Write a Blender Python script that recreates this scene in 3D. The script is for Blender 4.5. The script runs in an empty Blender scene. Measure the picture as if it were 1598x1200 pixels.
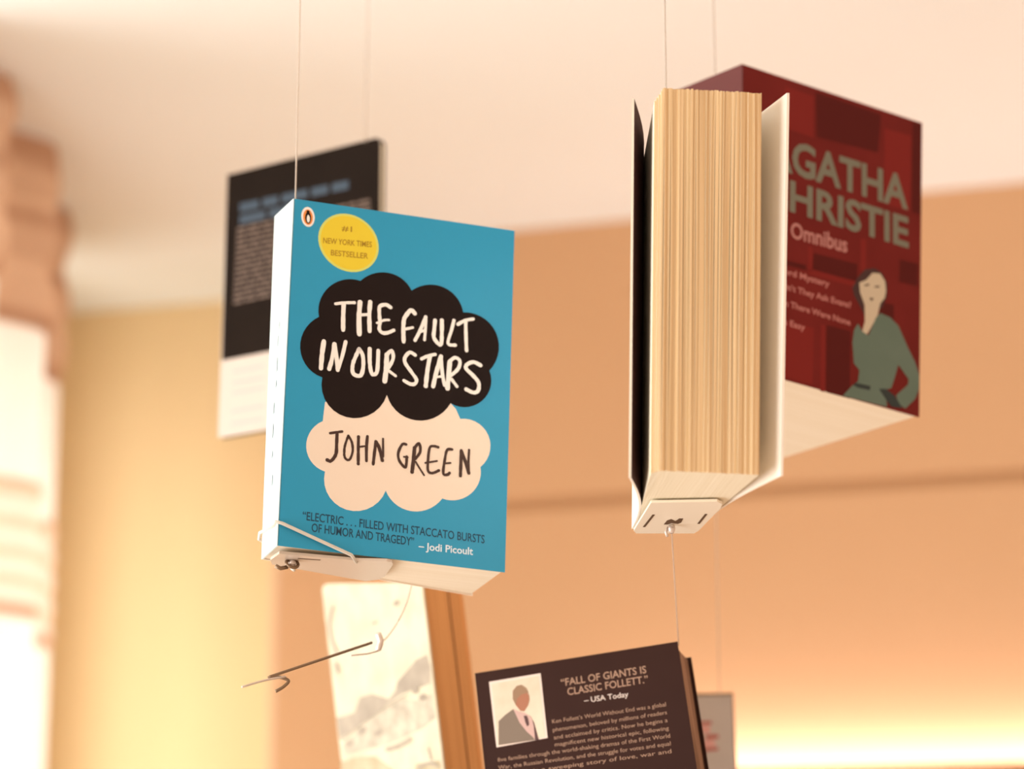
import bpy, bmesh, math, random
from mathutils import Vector, Matrix

# ------------------------------------------------------------------ camera, light, exposure
scene = bpy.context.scene
col = scene.collection
V = scene.view_settings
scene.display_settings.display_device = 'sRGB'
V.view_transform = 'Standard'; V.look = 'None'; V.gamma = 1.0; V.use_curve_mapping = False
V.exposure = 0.0

cam_data = bpy.data.cameras.new('camera'); cam = bpy.data.objects.new('camera', cam_data); col.objects.link(cam)
cam.location = (0, 0, 1.5); cam.rotation_euler = (math.radians(90 + 14), 0, 0)
cam_data.sensor_fit = 'HORIZONTAL'; cam_data.sensor_width = 36.0; cam_data.lens = 36.0 * 3700 / 1598
cam_data.clip_start = 0.05
cam_data.dof.use_dof = True; cam_data.dof.focus_distance = 1.24; cam_data.dof.aperture_fstop = 5.2
scene.camera = cam

world = bpy.data.worlds.new('room_air'); scene.world = world; world.use_nodes = True
wb = world.node_tree.nodes['Background']
wb.inputs[0].default_value = (1.0, 0.68, 0.47, 1); wb.inputs[1].default_value = 0.86

def area(name, loc, target, sx, sy, power, color):
    d = bpy.data.lights.new(name, 'AREA'); d.shape = 'RECTANGLE'; d.size = sx; d.size_y = sy
    d.energy = power; d.color = color
    o = bpy.data.objects.new(name, d); col.objects.link(o); o.location = loc
    o.rotation_euler = (Vector(target) - Vector(loc)).to_track_quat('-Z', 'Y').to_euler()
    return o
# daylight entering by the window in the left wall
def window_light(name, s0, s1, z0, z1, power, color, up=0.0):
    # an opening in the left wall between s0 and s1 metres from the far corner
    m_ = (s0 + s1)/2; x = -0.754 - 0.10*m_ - 0.13; y = 3.7434 - 0.995*m_; z = (z0 + z1)/2
    area(name, (x, y, z), (x + 0.995, y - 0.10, z + up), s1 - s0 - 0.1, z1 - z0 - 0.1, power, color)
window_light('far_window_daylight', 0.22, 1.5, 0.8, 2.3, 23.0, (1.0, 0.98, 0.90))
window_light('near_window_daylight', 2.2, 3.7, 0.8, 2.3, 20.0, (1.0, 0.98, 0.95))
# added fill lamps at the windows, aimed up to brighten the ceiling
window_light('far_ceiling_fill', 0.75, 1.5, 0.8, 2.3, 9.0, (0.92, 0.97, 1.0), 0.7)
window_light('near_ceiling_fill', 2.2, 3.7, 0.8, 2.3, 16.0, (0.90, 0.97, 1.0), 0.7)
# strip lamp lying behind the ledge of the right wall, shining up the wall
WALL_ROT = math.atan2(-0.294, 0.956)
WALL_ORG = (-0.351, 3.3948)
def wall_pt(x, y, z):
    c, s = math.cos(WALL_ROT), math.sin(WALL_ROT)
    return (WALL_ORG[0] + c*x - s*y, WALL_ORG[1] + s*x + c*y, z)
area('cove_light', wall_pt(1.42, -0.026, 1.757), wall_pt(1.42, 0.0, 1.90), 1.9, 0.02, 2.9, (1.0, 0.80, 0.84))

# ------------------------------------------------------------------ measured shapes, metres, in each thing's own frame
D={'b1':{'loc':[-0.061,1.247,1.812],
'rot':[-0.071,0.044,0.387],
'w':0.129,
't':0.028,
'front':[[-0.06402,0.09691],[0.066,0.10007],[0.06332,-0.09888],[-0.06422,-0.09838]],
'bl':[[-0.06374,0.02934],[0.06692,0.05745]],
'tl':[-0.0645,0.03405,0.10238],
'black_cloud':[[-0.04706,0.03074],[-0.0475,0.03338],[-0.04754,0.03611],[-0.04717,0.03886],[-0.04642,0.04158],[-0.04528,0.04419],[-0.04379,0.04665],[-0.04198,0.0489],[-0.03988,0.05087],[-0.03755,0.05254],[-0.03504,0.05385],[-0.0324,0.05479],[-0.02969,0.05531],[-0.02699,0.05542],[-0.02434,0.05511],[-0.02248,0.05701],[-0.02041,0.05866],[-0.01818,0.06004],[-0.01581,0.06113],[-0.01336,0.0619],[-0.01087,0.06234],[-0.00838,0.06244],[-0.00594,0.0622],[-0.00359,0.06162],[-0.00137,0.06071],[0.00067,0.05948],[0.00249,0.05797],[0.00407,0.05619],[0.00537,0.05418],[0.00772,0.05599],[0.01026,0.05747],[0.01294,0.05859],[0.01571,0.05933],[0.0185,0.05967],[0.02127,0.0596],[0.02395,0.05912],[0.02648,0.05824],[0.02882,0.05698],[0.03091,0.05536],[0.0327,0.05343],[0.03416,0.05121],[0.03527,0.04877],[0.03598,0.04614],[0.03944,0.04651],[0.04284,0.0463],[0.04608,0.0455],[0.04907,0.04414],[0.05172,0.04225],[0.05395,0.0399],[0.0557,0.03715],[0.05691,0.03408],[0.05755,0.03078],[0.05761,0.02735],[0.05708,0.02389],[0.05597,0.0205],[0.05433,0.01728],[0.05221,0.01432],[0.05308,0.01178],[0.05345,0.00906],[0.05332,0.00627],[0.05268,0.00349],[0.05157,0.00081],[0.05001,-0.00168],[0.04806,-0.00391],[0.04579,-0.0058],[0.04326,-0.00729],[0.04057,-0.00834],[0.03779,-0.00891],[0.03501,-0.00898],[0.03232,-0.00857],[0.02982,-0.00767],[0.02795,-0.01069],[0.02564,-0.01341],[0.02295,-0.01575],[0.01996,-0.01764],[0.01676,-0.01903],[0.01343,-0.01989],[0.01007,-0.0202],[0.00678,-0.01993],[0.00364,-0.01912],[0.00074,-0.01777],[-0.00184,-0.01594],[-0.00402,-0.01365],[-0.00575,-0.011],[-0.00698,-0.00803],[-0.00853,-0.01205],[-0.01087,-0.0157],[-0.01389,-0.01883],[-0.01744,-0.02129],[-0.02135,-0.02296],[-0.02543,-0.02378],[-0.0295,-0.02369],[-0.03335,-0.02272],[-0.03682,-0.02091],[-0.03975,-0.01834],[-0.04198,-0.01513],[-0.04344,-0.01144],[-0.04403,-0.00743],[-0.04374,-0.0033],[-0.04663,-0.00245],[-0.04928,-0.00111],[-0.05162,0.00069],[-0.05359,0.0029],[-0.05514,0.00546],[-0.05621,0.00829],[-0.05678,0.01132],[-0.05683,0.01447],[-0.05635,0.01763],[-0.05537,0.02073],[-0.0539,0.02367],[-0.05199,0.02637],[-0.04968,0.02875]],
'white_cloud':[[-0.04248,-0.0277],[-0.04474,-0.02921],[-0.04673,-0.03107],[-0.0484,-0.03322],[-0.04969,-0.03559],[-0.05057,-0.03811],[-0.05102,-0.04071],[-0.05102,-0.0433],[-0.05057,-0.04581],[-0.04969,-0.04816],[-0.04839,-0.05029],[-0.04674,-0.05213],[-0.04476,-0.05362],[-0.04252,-0.05472],[-0.04009,-0.0554],[-0.04045,-0.05919],[-0.03999,-0.0629],[-0.03874,-0.06635],[-0.03675,-0.06939],[-0.03412,-0.07188],[-0.03097,-0.07371],[-0.02743,-0.07479],[-0.02368,-0.07507],[-0.01987,-0.07454],[-0.01618,-0.07322],[-0.01279,-0.07117],[-0.00985,-0.06848],[-0.0075,-0.06526],[-0.00586,-0.06167],[-0.00458,-0.064],[-0.00295,-0.06607],[-0.00098,-0.06784],[0.00126,-0.06928],[0.00373,-0.07034],[0.00637,-0.07101],[0.00912,-0.07126],[0.01193,-0.0711],[0.01472,-0.07052],[0.01744,-0.06953],[0.02002,-0.06816],[0.02239,-0.06645],[0.02452,-0.06441],[0.02634,-0.06211],[0.0287,-0.06252],[0.03114,-0.06256],[0.0336,-0.06224],[0.03602,-0.06157],[0.03835,-0.06055],[0.04054,-0.05921],[0.04254,-0.05759],[0.04429,-0.0557],[0.04577,-0.05361],[0.04693,-0.05136],[0.04774,-0.04899],[0.0482,-0.04656],[0.04828,-0.04413],[0.04798,-0.04175],[0.05002,-0.03951],[0.05166,-0.03698],[0.05282,-0.03424],[0.05348,-0.0314],[0.05361,-0.02853],[0.05321,-0.02575],[0.05228,-0.02315],[0.05086,-0.02081],[0.04899,-0.01882],[0.04675,-0.01724],[0.0442,-0.01613],[0.04143,-0.01552],[0.03855,-0.01544],[0.03564,-0.01588],[0.0329,-0.01047],[0.02982,-0.00767],[0.02287,-0.00155],[-0.02837,-0.00874],[-0.04167,-0.01691]],
'title':[[[[-0.03809,0.03958],[-0.03329,0.04091],[-0.02744,0.04193]],5],[[[-0.03344,0.04048],[-0.03346,0.03232],[-0.03319,0.02525]],7],[[[-0.0242,0.0426],[-0.02445,0.0337],[-0.02394,0.02428]],8],[[[-0.01839,0.04368],[-0.01864,0.0363],[-0.01814,0.02685]],7],[[[-0.02367,0.03535],[-0.01865,0.03647]],5],[[[-0.00664,0.04243],[-0.00939,0.04354],[-0.01274,0.042],[-0.01295,0.0382],[-0.01243,0.03282],[-0.01263,0.0287],[-0.01054,0.02697],[-0.00752,0.0276],[-0.00435,0.02944]],6],[[[-0.0141,0.03222],[-0.01011,0.03437],[-0.00725,0.03497]],4],[[[0.00755,0.04105],[0.00528,0.04259],[0.00264,0.03926],[0.00136,0.03632],[0.0012,0.03048],[0.00157,0.02371]],7],[[[0.00187,0.03092],[0.0066,0.03267]],4.5],[[[0.00817,0.02555],[0.01107,0.03197],[0.01394,0.03997]],6],[[[0.01411,0.03999],[0.01407,0.03517],[0.01362,0.02654]],5],[[[0.01043,0.03051],[0.01415,0.03244]],4],[[[0.01949,0.03875],[0.01912,0.03319],[0.01906,0.02872],[0.0219,0.02537],[0.02344,0.02595],[0.02362,0.03249],[0.02345,0.03936]],6.5],[[[0.03053,0.04044],[0.02928,0.03473],[0.02739,0.02653],[0.03173,0.02615]],5.5],[[[0.03301,0.03857],[0.03712,0.04145],[0.04198,0.04306]],5.5],[[[0.03748,0.04081],[0.03784,0.03257],[0.03837,0.02404]],6],[[[-0.0438,0.01714],[-0.0445,0.01],[-0.04481,0.00161]],7.5],[[[-0.0402,0.00194],[-0.03879,0.00816],[-0.03779,0.01635]],7],[[[-0.03779,0.01635],[-0.03612,0.00788],[-0.03539,0.00196]],7],[[[-0.0351,0.00301],[-0.03321,0.00998],[-0.03155,0.01863]],6],[[[-0.02375,0.01574],[-0.02161,0.01235],[-0.02106,0.00638],[-0.02189,0.00156],[-0.02385,0.00028],[-0.02673,0.00154],[-0.02707,0.00618],[-0.02558,0.01109],[-0.02375,0.01574]],6.5],[[[-0.01774,0.01663],[-0.01747,0.00891],[-0.01625,0.00304],[-0.01423,0.00266],[-0.01298,0.00553],[-0.01284,0.01634]],6.5],[[[-0.00789,0.0147],[-0.00798,0.00692],[-0.00857,-0.00056]],8],[[[-0.00789,0.0147],[-0.00528,0.01745],[-0.00414,0.01356],[-0.00601,0.00855],[-0.00764,0.00697]],6],[[[-0.00659,0.00577],[-0.00246,0.00333]],5],[[[0.00842,0.01695],[0.00532,0.01803],[0.00269,0.01492],[0.00279,0.01155],[0.00667,0.0067],[0.0095,0.00305],[0.00889,0.0006],[0.00619,-0.00012],[0.00242,0.00136]],6],[[[0.01222,0.0153],[0.01592,0.01754],[0.02,0.01899]],5.5],[[[0.01696,0.01735],[0.0158,0.00936],[0.01503,0.00011]],7],[[[0.01929,0.00038],[0.02095,0.00875],[0.02346,0.0183]],7],[[[0.02346,0.0183],[0.02437,0.00924],[0.02593,0.00199]],6],[[[0.02034,0.00594],[0.02443,0.00687]],4],[[[0.02868,0.01599],[0.02818,0.00842],[0.02768,0.00054]],8],[[[0.02868,0.01633],[0.03172,0.01883],[0.03453,0.01719],[0.0336,0.01261],[0.02922,0.00789]],6],[[[0.02996,0.00596],[0.03314,0.00233]],5.5],[[[0.0467,0.01655],[0.04249,0.01783],[0.03872,0.01574],[0.03842,0.0133],[0.04266,0.00981],[0.04586,0.00617],[0.0456,0.0017],[0.04286,0.00013],[0.03868,0.00141]],6.5]],
'author':[[[[-0.03817,-0.03391],[-0.03471,-0.03292],[-0.03151,-0.03209]],4],[[[-0.0343,-0.03327],[-0.03432,-0.03944],[-0.0345,-0.04508],[-0.03702,-0.04914],[-0.03917,-0.04888]],5.5],[[[-0.02793,-0.03403],[-0.02591,-0.03726],[-0.02519,-0.042],[-0.02638,-0.04644],[-0.02796,-0.04744],[-0.02963,-0.04579],[-0.02982,-0.041],[-0.0289,-0.03685],[-0.02793,-0.03403]],4],[[[-0.02225,-0.03382],[-0.02208,-0.04214],[-0.02184,-0.0488]],5],[[[-0.01726,-0.03289],[-0.01757,-0.0394],[-0.01732,-0.04662]],5],[[[-0.02177,-0.03941],[-0.01775,-0.03835]],3],[[[-0.01241,-0.03522],[-0.013,-0.04204],[-0.01347,-0.048]],5],[[[-0.01241,-0.03522],[-0.0104,-0.03847],[-0.0084,-0.04521]],5.5],[[[-0.00839,-0.03307],[-0.00806,-0.04301]],3.5],[[[0.00481,-0.03454],[0.00258,-0.03483],[0.00049,-0.03984],[0.00126,-0.04415],[0.00456,-0.0475],[0.00528,-0.04489],[0.00534,-0.04142]],4.5],[[[0.00375,-0.04163],[0.00599,-0.04165]],3],[[[0.00967,-0.03581],[0.00923,-0.04281],[0.00863,-0.0495]],6],[[[0.00967,-0.03581],[0.01217,-0.03295],[0.01295,-0.0376],[0.01018,-0.04206]],4.5],[[[0.01054,-0.04359],[0.01255,-0.04649],[0.01556,-0.05052]],3],[[[0.02319,-0.03373],[0.02059,-0.03343],[0.01835,-0.03468],[0.01757,-0.04143],[0.01774,-0.04772],[0.02034,-0.04866],[0.02385,-0.0468]],4.5],[[[0.01601,-0.04353],[0.02274,-0.04156]],3],[[[0.03132,-0.03394],[0.02841,-0.03464],[0.02724,-0.03987],[0.02646,-0.04789],[0.02875,-0.04855],[0.03002,-0.04744]],4.5],[[[0.02665,-0.04249],[0.03053,-0.04167]],3],[[[0.03655,-0.0339],[0.03654,-0.04091],[0.03638,-0.04822]],5.5],[[[0.03672,-0.03452],[0.03895,-0.03933],[0.04122,-0.04603]],5.5],[[[0.04111,-0.03299],[0.04091,-0.03908],[0.04121,-0.04571]],4]],
'circle':[[-0.01462,0.07784],[-0.01448,0.07517],[-0.01478,0.07254],[-0.0155,0.07],[-0.01663,0.06762],[-0.01813,0.06546],[-0.01998,0.06357],[-0.02212,0.06199],[-0.02449,0.06077],[-0.02705,0.05993],[-0.02972,0.05949],[-0.03245,0.05947],[-0.03516,0.05985],[-0.03779,0.06064],[-0.04028,0.06181],[-0.04257,0.06333],[-0.04459,0.06517],[-0.04631,0.06728],[-0.04768,0.06961],[-0.04866,0.0721],[-0.04924,0.0747],[-0.0494,0.07734],[-0.04913,0.07995],[-0.04844,0.08248],[-0.04734,0.08486],[-0.04587,0.08703],[-0.04405,0.08895],[-0.04193,0.09055],[-0.03957,0.0918],[-0.03701,0.09268],[-0.03433,0.09314],[-0.03158,0.0932],[-0.02884,0.09283],[-0.02618,0.09205],[-0.02365,0.09088],[-0.02134,0.08935],[-0.01929,0.08749],[-0.01755,0.08535],[-0.01617,0.08299],[-0.01519,0.08047]],
'circle_in':[[-0.01592,0.0777],[-0.01579,0.07524],[-0.01606,0.07281],[-0.01673,0.07047],[-0.01777,0.06827],[-0.01916,0.06628],[-0.02087,0.06454],[-0.02284,0.06308],[-0.02504,0.06196],[-0.02741,0.06118],[-0.02988,0.06078],[-0.03241,0.06076],[-0.03492,0.06112],[-0.03736,0.06185],[-0.03966,0.06293],[-0.04178,0.06433],[-0.04365,0.06603],[-0.04525,0.06798],[-0.04651,0.07013],[-0.04743,0.07244],[-0.04796,0.07484],[-0.04811,0.07727],[-0.04786,0.07969],[-0.04722,0.08202],[-0.04621,0.08421],[-0.04485,0.08622],[-0.04316,0.08798],[-0.04121,0.08946],[-0.03902,0.09061],[-0.03665,0.09141],[-0.03416,0.09184],[-0.03162,0.09188],[-0.02909,0.09154],[-0.02662,0.09082],[-0.02429,0.08974],[-0.02215,0.08832],[-0.02025,0.0866],[-0.01864,0.08463],[-0.01736,0.08245],[-0.01645,0.08012]],
'logo':[[[-0.05187,0.08765],[-0.05194,0.08614],[-0.05227,0.08473],[-0.05282,0.08351],[-0.05358,0.08257],[-0.05448,0.08197],[-0.05546,0.08175],[-0.05646,0.08192],[-0.05741,0.08248],[-0.05825,0.08339],[-0.05891,0.08457],[-0.05935,0.08597],[-0.05955,0.08747],[-0.05949,0.08898],[-0.05916,0.09039],[-0.05861,0.09161],[-0.05785,0.09256],[-0.05695,0.09316],[-0.05597,0.09339],[-0.05497,0.09321],[-0.05401,0.09266],[-0.05318,0.09175],[-0.05251,0.09055],[-0.05207,0.08916]],[[-0.05296,0.08739],[-0.05301,0.08622],[-0.05323,0.08513],[-0.05363,0.0842],[-0.05417,0.08348],[-0.05481,0.08303],[-0.05551,0.08287],[-0.05623,0.08302],[-0.05691,0.08347],[-0.05751,0.08418],[-0.05798,0.08511],[-0.0583,0.08619],[-0.05845,0.08735],[-0.05841,0.08852],[-0.05818,0.08961],[-0.05779,0.09055],[-0.05725,0.09127],[-0.05661,0.09172],[-0.0559,0.09188],[-0.05519,0.09173],[-0.0545,0.09129],[-0.0539,0.09057],[-0.05343,0.08964],[-0.05311,0.08856]],[[-0.05394,0.08707],[-0.05398,0.08602],[-0.05417,0.08507],[-0.05451,0.08431],[-0.05496,0.08382],[-0.05547,0.08363],[-0.056,0.08378],[-0.05649,0.08424],[-0.05689,0.08498],[-0.05717,0.08591],[-0.0573,0.08695],[-0.05726,0.08799],[-0.05706,0.08895],[-0.05673,0.08971],[-0.05628,0.09021],[-0.05577,0.09039],[-0.05524,0.09024],[-0.05475,0.08978],[-0.05434,0.08905],[-0.05406,0.08811]],[[-0.05464,0.0865],[-0.05467,0.08563],[-0.05483,0.08489],[-0.0551,0.08439],[-0.05542,0.08421],[-0.05577,0.08437],[-0.05607,0.08484],[-0.05629,0.08556],[-0.0564,0.08642],[-0.05637,0.08729],[-0.05621,0.08803],[-0.05595,0.08853],[-0.05562,0.08871],[-0.05528,0.08855],[-0.05497,0.08808],[-0.05475,0.08735]],[[-0.05496,0.09042],[-0.05503,0.08999],[-0.05526,0.08964],[-0.0556,0.08943],[-0.05599,0.08942],[-0.05635,0.08959],[-0.05661,0.08992],[-0.05671,0.09034],[-0.05665,0.09077],[-0.05642,0.09112],[-0.05607,0.09132],[-0.05568,0.09134],[-0.05532,0.09117],[-0.05507,0.09084]]],
'text_gold':[['#1',[-0.03626,0.08274],[-0.03035,0.08298],0.00302],['NEW YORK TIMES',[-0.04656,0.07364],[-0.01858,0.07585],0.00318],['BESTSELLER',[-0.0419,0.06727],[-0.02056,0.06871],0.00317]],
'text_dark':[['quote',[-0.05133,-0.08307],[0.05116,-0.08423],0.00449],['OF HUMOR AND TRAGEDY”',[-0.04616,-0.08889],[0.01095,-0.09021],0.00449]],
'text_white':[['– Jodi Picoult',[0.01353,-0.09168],[0.04464,-0.09136],0.00386]],
'spine_marks':[[0.02044,0.02836],[0.02148,0.01982],[0.02115,0.00645],[0.0212,-0.00451],[0.02325,-0.01773],[0.02298,-0.03048],[0.02197,-0.04406],[0.01956,-0.05897]],
'band':{'front':[[-0.01998,-0.1006],[-0.02428,-0.09935],[-0.06482,-0.086]],
'spine':[[-0.00592,-0.08734],[0.03162,-0.08574]]},
'plate':[[-0.06181,0.0042],[-0.01949,0.00027],[-0.00559,-0.00484],[-0.00224,-0.00345],[-0.00011,0.00152],[0.00418,0.027],[0.00339,0.03521],[-0.00198,0.04093],[-0.05852,0.02772],[-0.0622,0.01903]],
'slot':[[-0.05,0.00939],[-0.03827,0.00753]],
'eye':[-0.05317,0.01385]},
'b4':{'loc':[0.1935,1.36357,1.92972],
'rot':[-0.08644,0.10841,0.50243],
'w':0.1316,
't':0.05,
'front':[[-0.06804,0.09841],[0.0683,0.09961],[0.06364,-0.09954],[-0.06387,-0.09848]],
'bb':[[0.06519,0.0047],[0.04379,0.11342]],
'tb':[-0.08143,0.03882],
'agatha':[['AGATHA',[-0.0496,0.03596],[0.05656,0.03645],0.02096],['CHRISTIE',[-0.05194,0.01066],[0.0568,0.01038],0.0194]],
'omni':[['1930s Omnibus',[-0.05986,-0.00791],[0.01016,-0.00565],0.00998]],
'small':[['The Sittaford Mystery',[-0.06211,-0.03213],[-0.00301,-0.03188],0.00389],['Why Didn’t They Ask Evans?',[-0.05557,-0.04191],[0.01307,-0.0415],0.00389],['And Then There Were None',[-0.05538,-0.05208],[0.01261,-0.05285],0.00386],['Murder Is Easy',[-0.05741,-0.06399],[-0.02047,-0.06444],0.00384]],
'dark':[[[-0.01386,0.09599],[0.03612,0.09571],[0.03353,0.06861],[-0.01266,0.06547]],[[0.06069,0.09821],[0.06778,0.09855],[0.06625,0.03521],[0.05952,0.03508]],[[-0.01442,-0.01269],[0.01781,-0.01124],[0.01734,-0.0232],[-0.01527,-0.0234]],[[-0.00475,-0.0568],[0.01261,-0.05657],[0.0122,-0.09965],[-0.00497,-0.09964]],[[0.04983,0.00031],[0.0641,0.00111],[0.06343,-0.01412],[0.04921,-0.01484]],[[-0.04448,-0.02287],[-0.01995,-0.02214],[-0.01992,-0.02547],[-0.04443,-0.02617]],[[0.03409,-0.03149],[0.0452,-0.03117],[0.04507,-0.04971],[0.03402,-0.04997]]],
'light':[[[-0.01867,-0.00921],[-0.01539,-0.00917],[-0.01525,-0.02507],[-0.01852,-0.0251]],[[0.02022,0.00646],[0.02456,0.00679],[0.02405,-0.01509],[0.02021,-0.01526]],[[-0.01806,-0.02415],[0.0202,-0.02287],[0.0202,-0.02667],[-0.01803,-0.02748]],[[-0.00894,-0.05744],[-0.00568,-0.05745],[-0.00589,-0.09986],[-0.00911,-0.09981]],[[-0.03611,-0.06184],[-0.01402,-0.06119],[-0.01465,-0.0971],[-0.03562,-0.09728]],[[0.03856,0.08703],[0.05958,0.08795],[0.05803,0.03511],[0.03829,0.03481]],[[-0.03682,0.09283],[-0.01528,0.09288],[-0.01505,0.06432],[-0.03644,0.06445]]],
'hair':[[0.01401,-0.02776],[0.01814,-0.01983],[0.02333,-0.01341],[0.03064,-0.01055],[0.0364,-0.01225],[0.04005,-0.01774],[0.03999,-0.02695],[0.03629,-0.03521],[0.0342,-0.03666],[0.03371,-0.02949],[0.02227,-0.03244],[0.02329,-0.04398],[0.01917,-0.03778],[0.01525,-0.03244]],
'skin':[[0.01917,-0.02321],[0.02436,-0.02002],[0.02907,-0.01419],[0.03482,-0.01313],[0.03847,-0.01724],[0.03917,-0.02349],[0.0381,-0.02835],[0.03474,-0.03287],[0.03367,-0.0377],[0.03262,-0.04161],[0.02741,-0.05107],[0.0243,-0.05635],[0.02122,-0.05488],[0.02328,-0.0476],[0.02309,-0.03677],[0.01969,-0.02947]],
'dress':[[0.02122,-0.05443],[0.01813,-0.05025],[0.01526,-0.05502],[0.01404,-0.06339],[0.01507,-0.0765],[0.01915,-0.07996],[0.01813,-0.08729],[0.01407,-0.0909],[0.007,-0.09916],[0.02321,-0.09888],[0.03958,-0.09859],[0.0381,-0.08787],[0.04276,-0.08588],[0.0454,-0.07811],[0.04806,-0.0694],[0.05582,-0.07697],[0.05526,-0.08068],[0.04635,-0.08948],[0.04787,-0.09445],[0.05303,-0.09663],[0.0604,-0.08886],[0.06341,-0.08189],[0.06394,-0.07278],[0.06067,-0.06454],[0.0555,-0.05676],[0.04826,-0.04402],[0.04201,-0.04014],[0.03471,-0.03926],[0.03158,-0.04278],[0.02585,-0.05597]],
'belt':[[0.01457,-0.0906],[0.0161,-0.08865],[0.02731,-0.0882],[0.0268,-0.09098],[0.01813,-0.09152]],
'bag':[[0.03347,-0.08852],[0.03862,-0.0873],[0.0448,-0.08984],[0.05095,-0.09684],[0.04268,-0.09787],[0.03858,-0.09396]],
'face':[[[0.0228,-0.02363],[0.02644,-0.02204],[0.02665,-0.02309],[0.02332,-0.02441]],[[0.0304,-0.02257],[0.03426,-0.02128],[0.03426,-0.02238],[0.0306,-0.02352]],[[0.02663,-0.03131],[0.02975,-0.03051],[0.02828,-0.03317]]]},
'b2':{'loc':[-0.15091,1.61515,1.97156],
'rot':[-0.0094,-0.00744,-0.55972],
'w':0.137,
't':0.02,
'front':[[-0.06839,0.09964],[0.06398,0.10181],[0.06902,0.09768],[0.0699,-0.09699],[-0.06978,-0.09853]],
'split':[[-0.06843,-0.04184],[-0.02695,-0.04129]],
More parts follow.
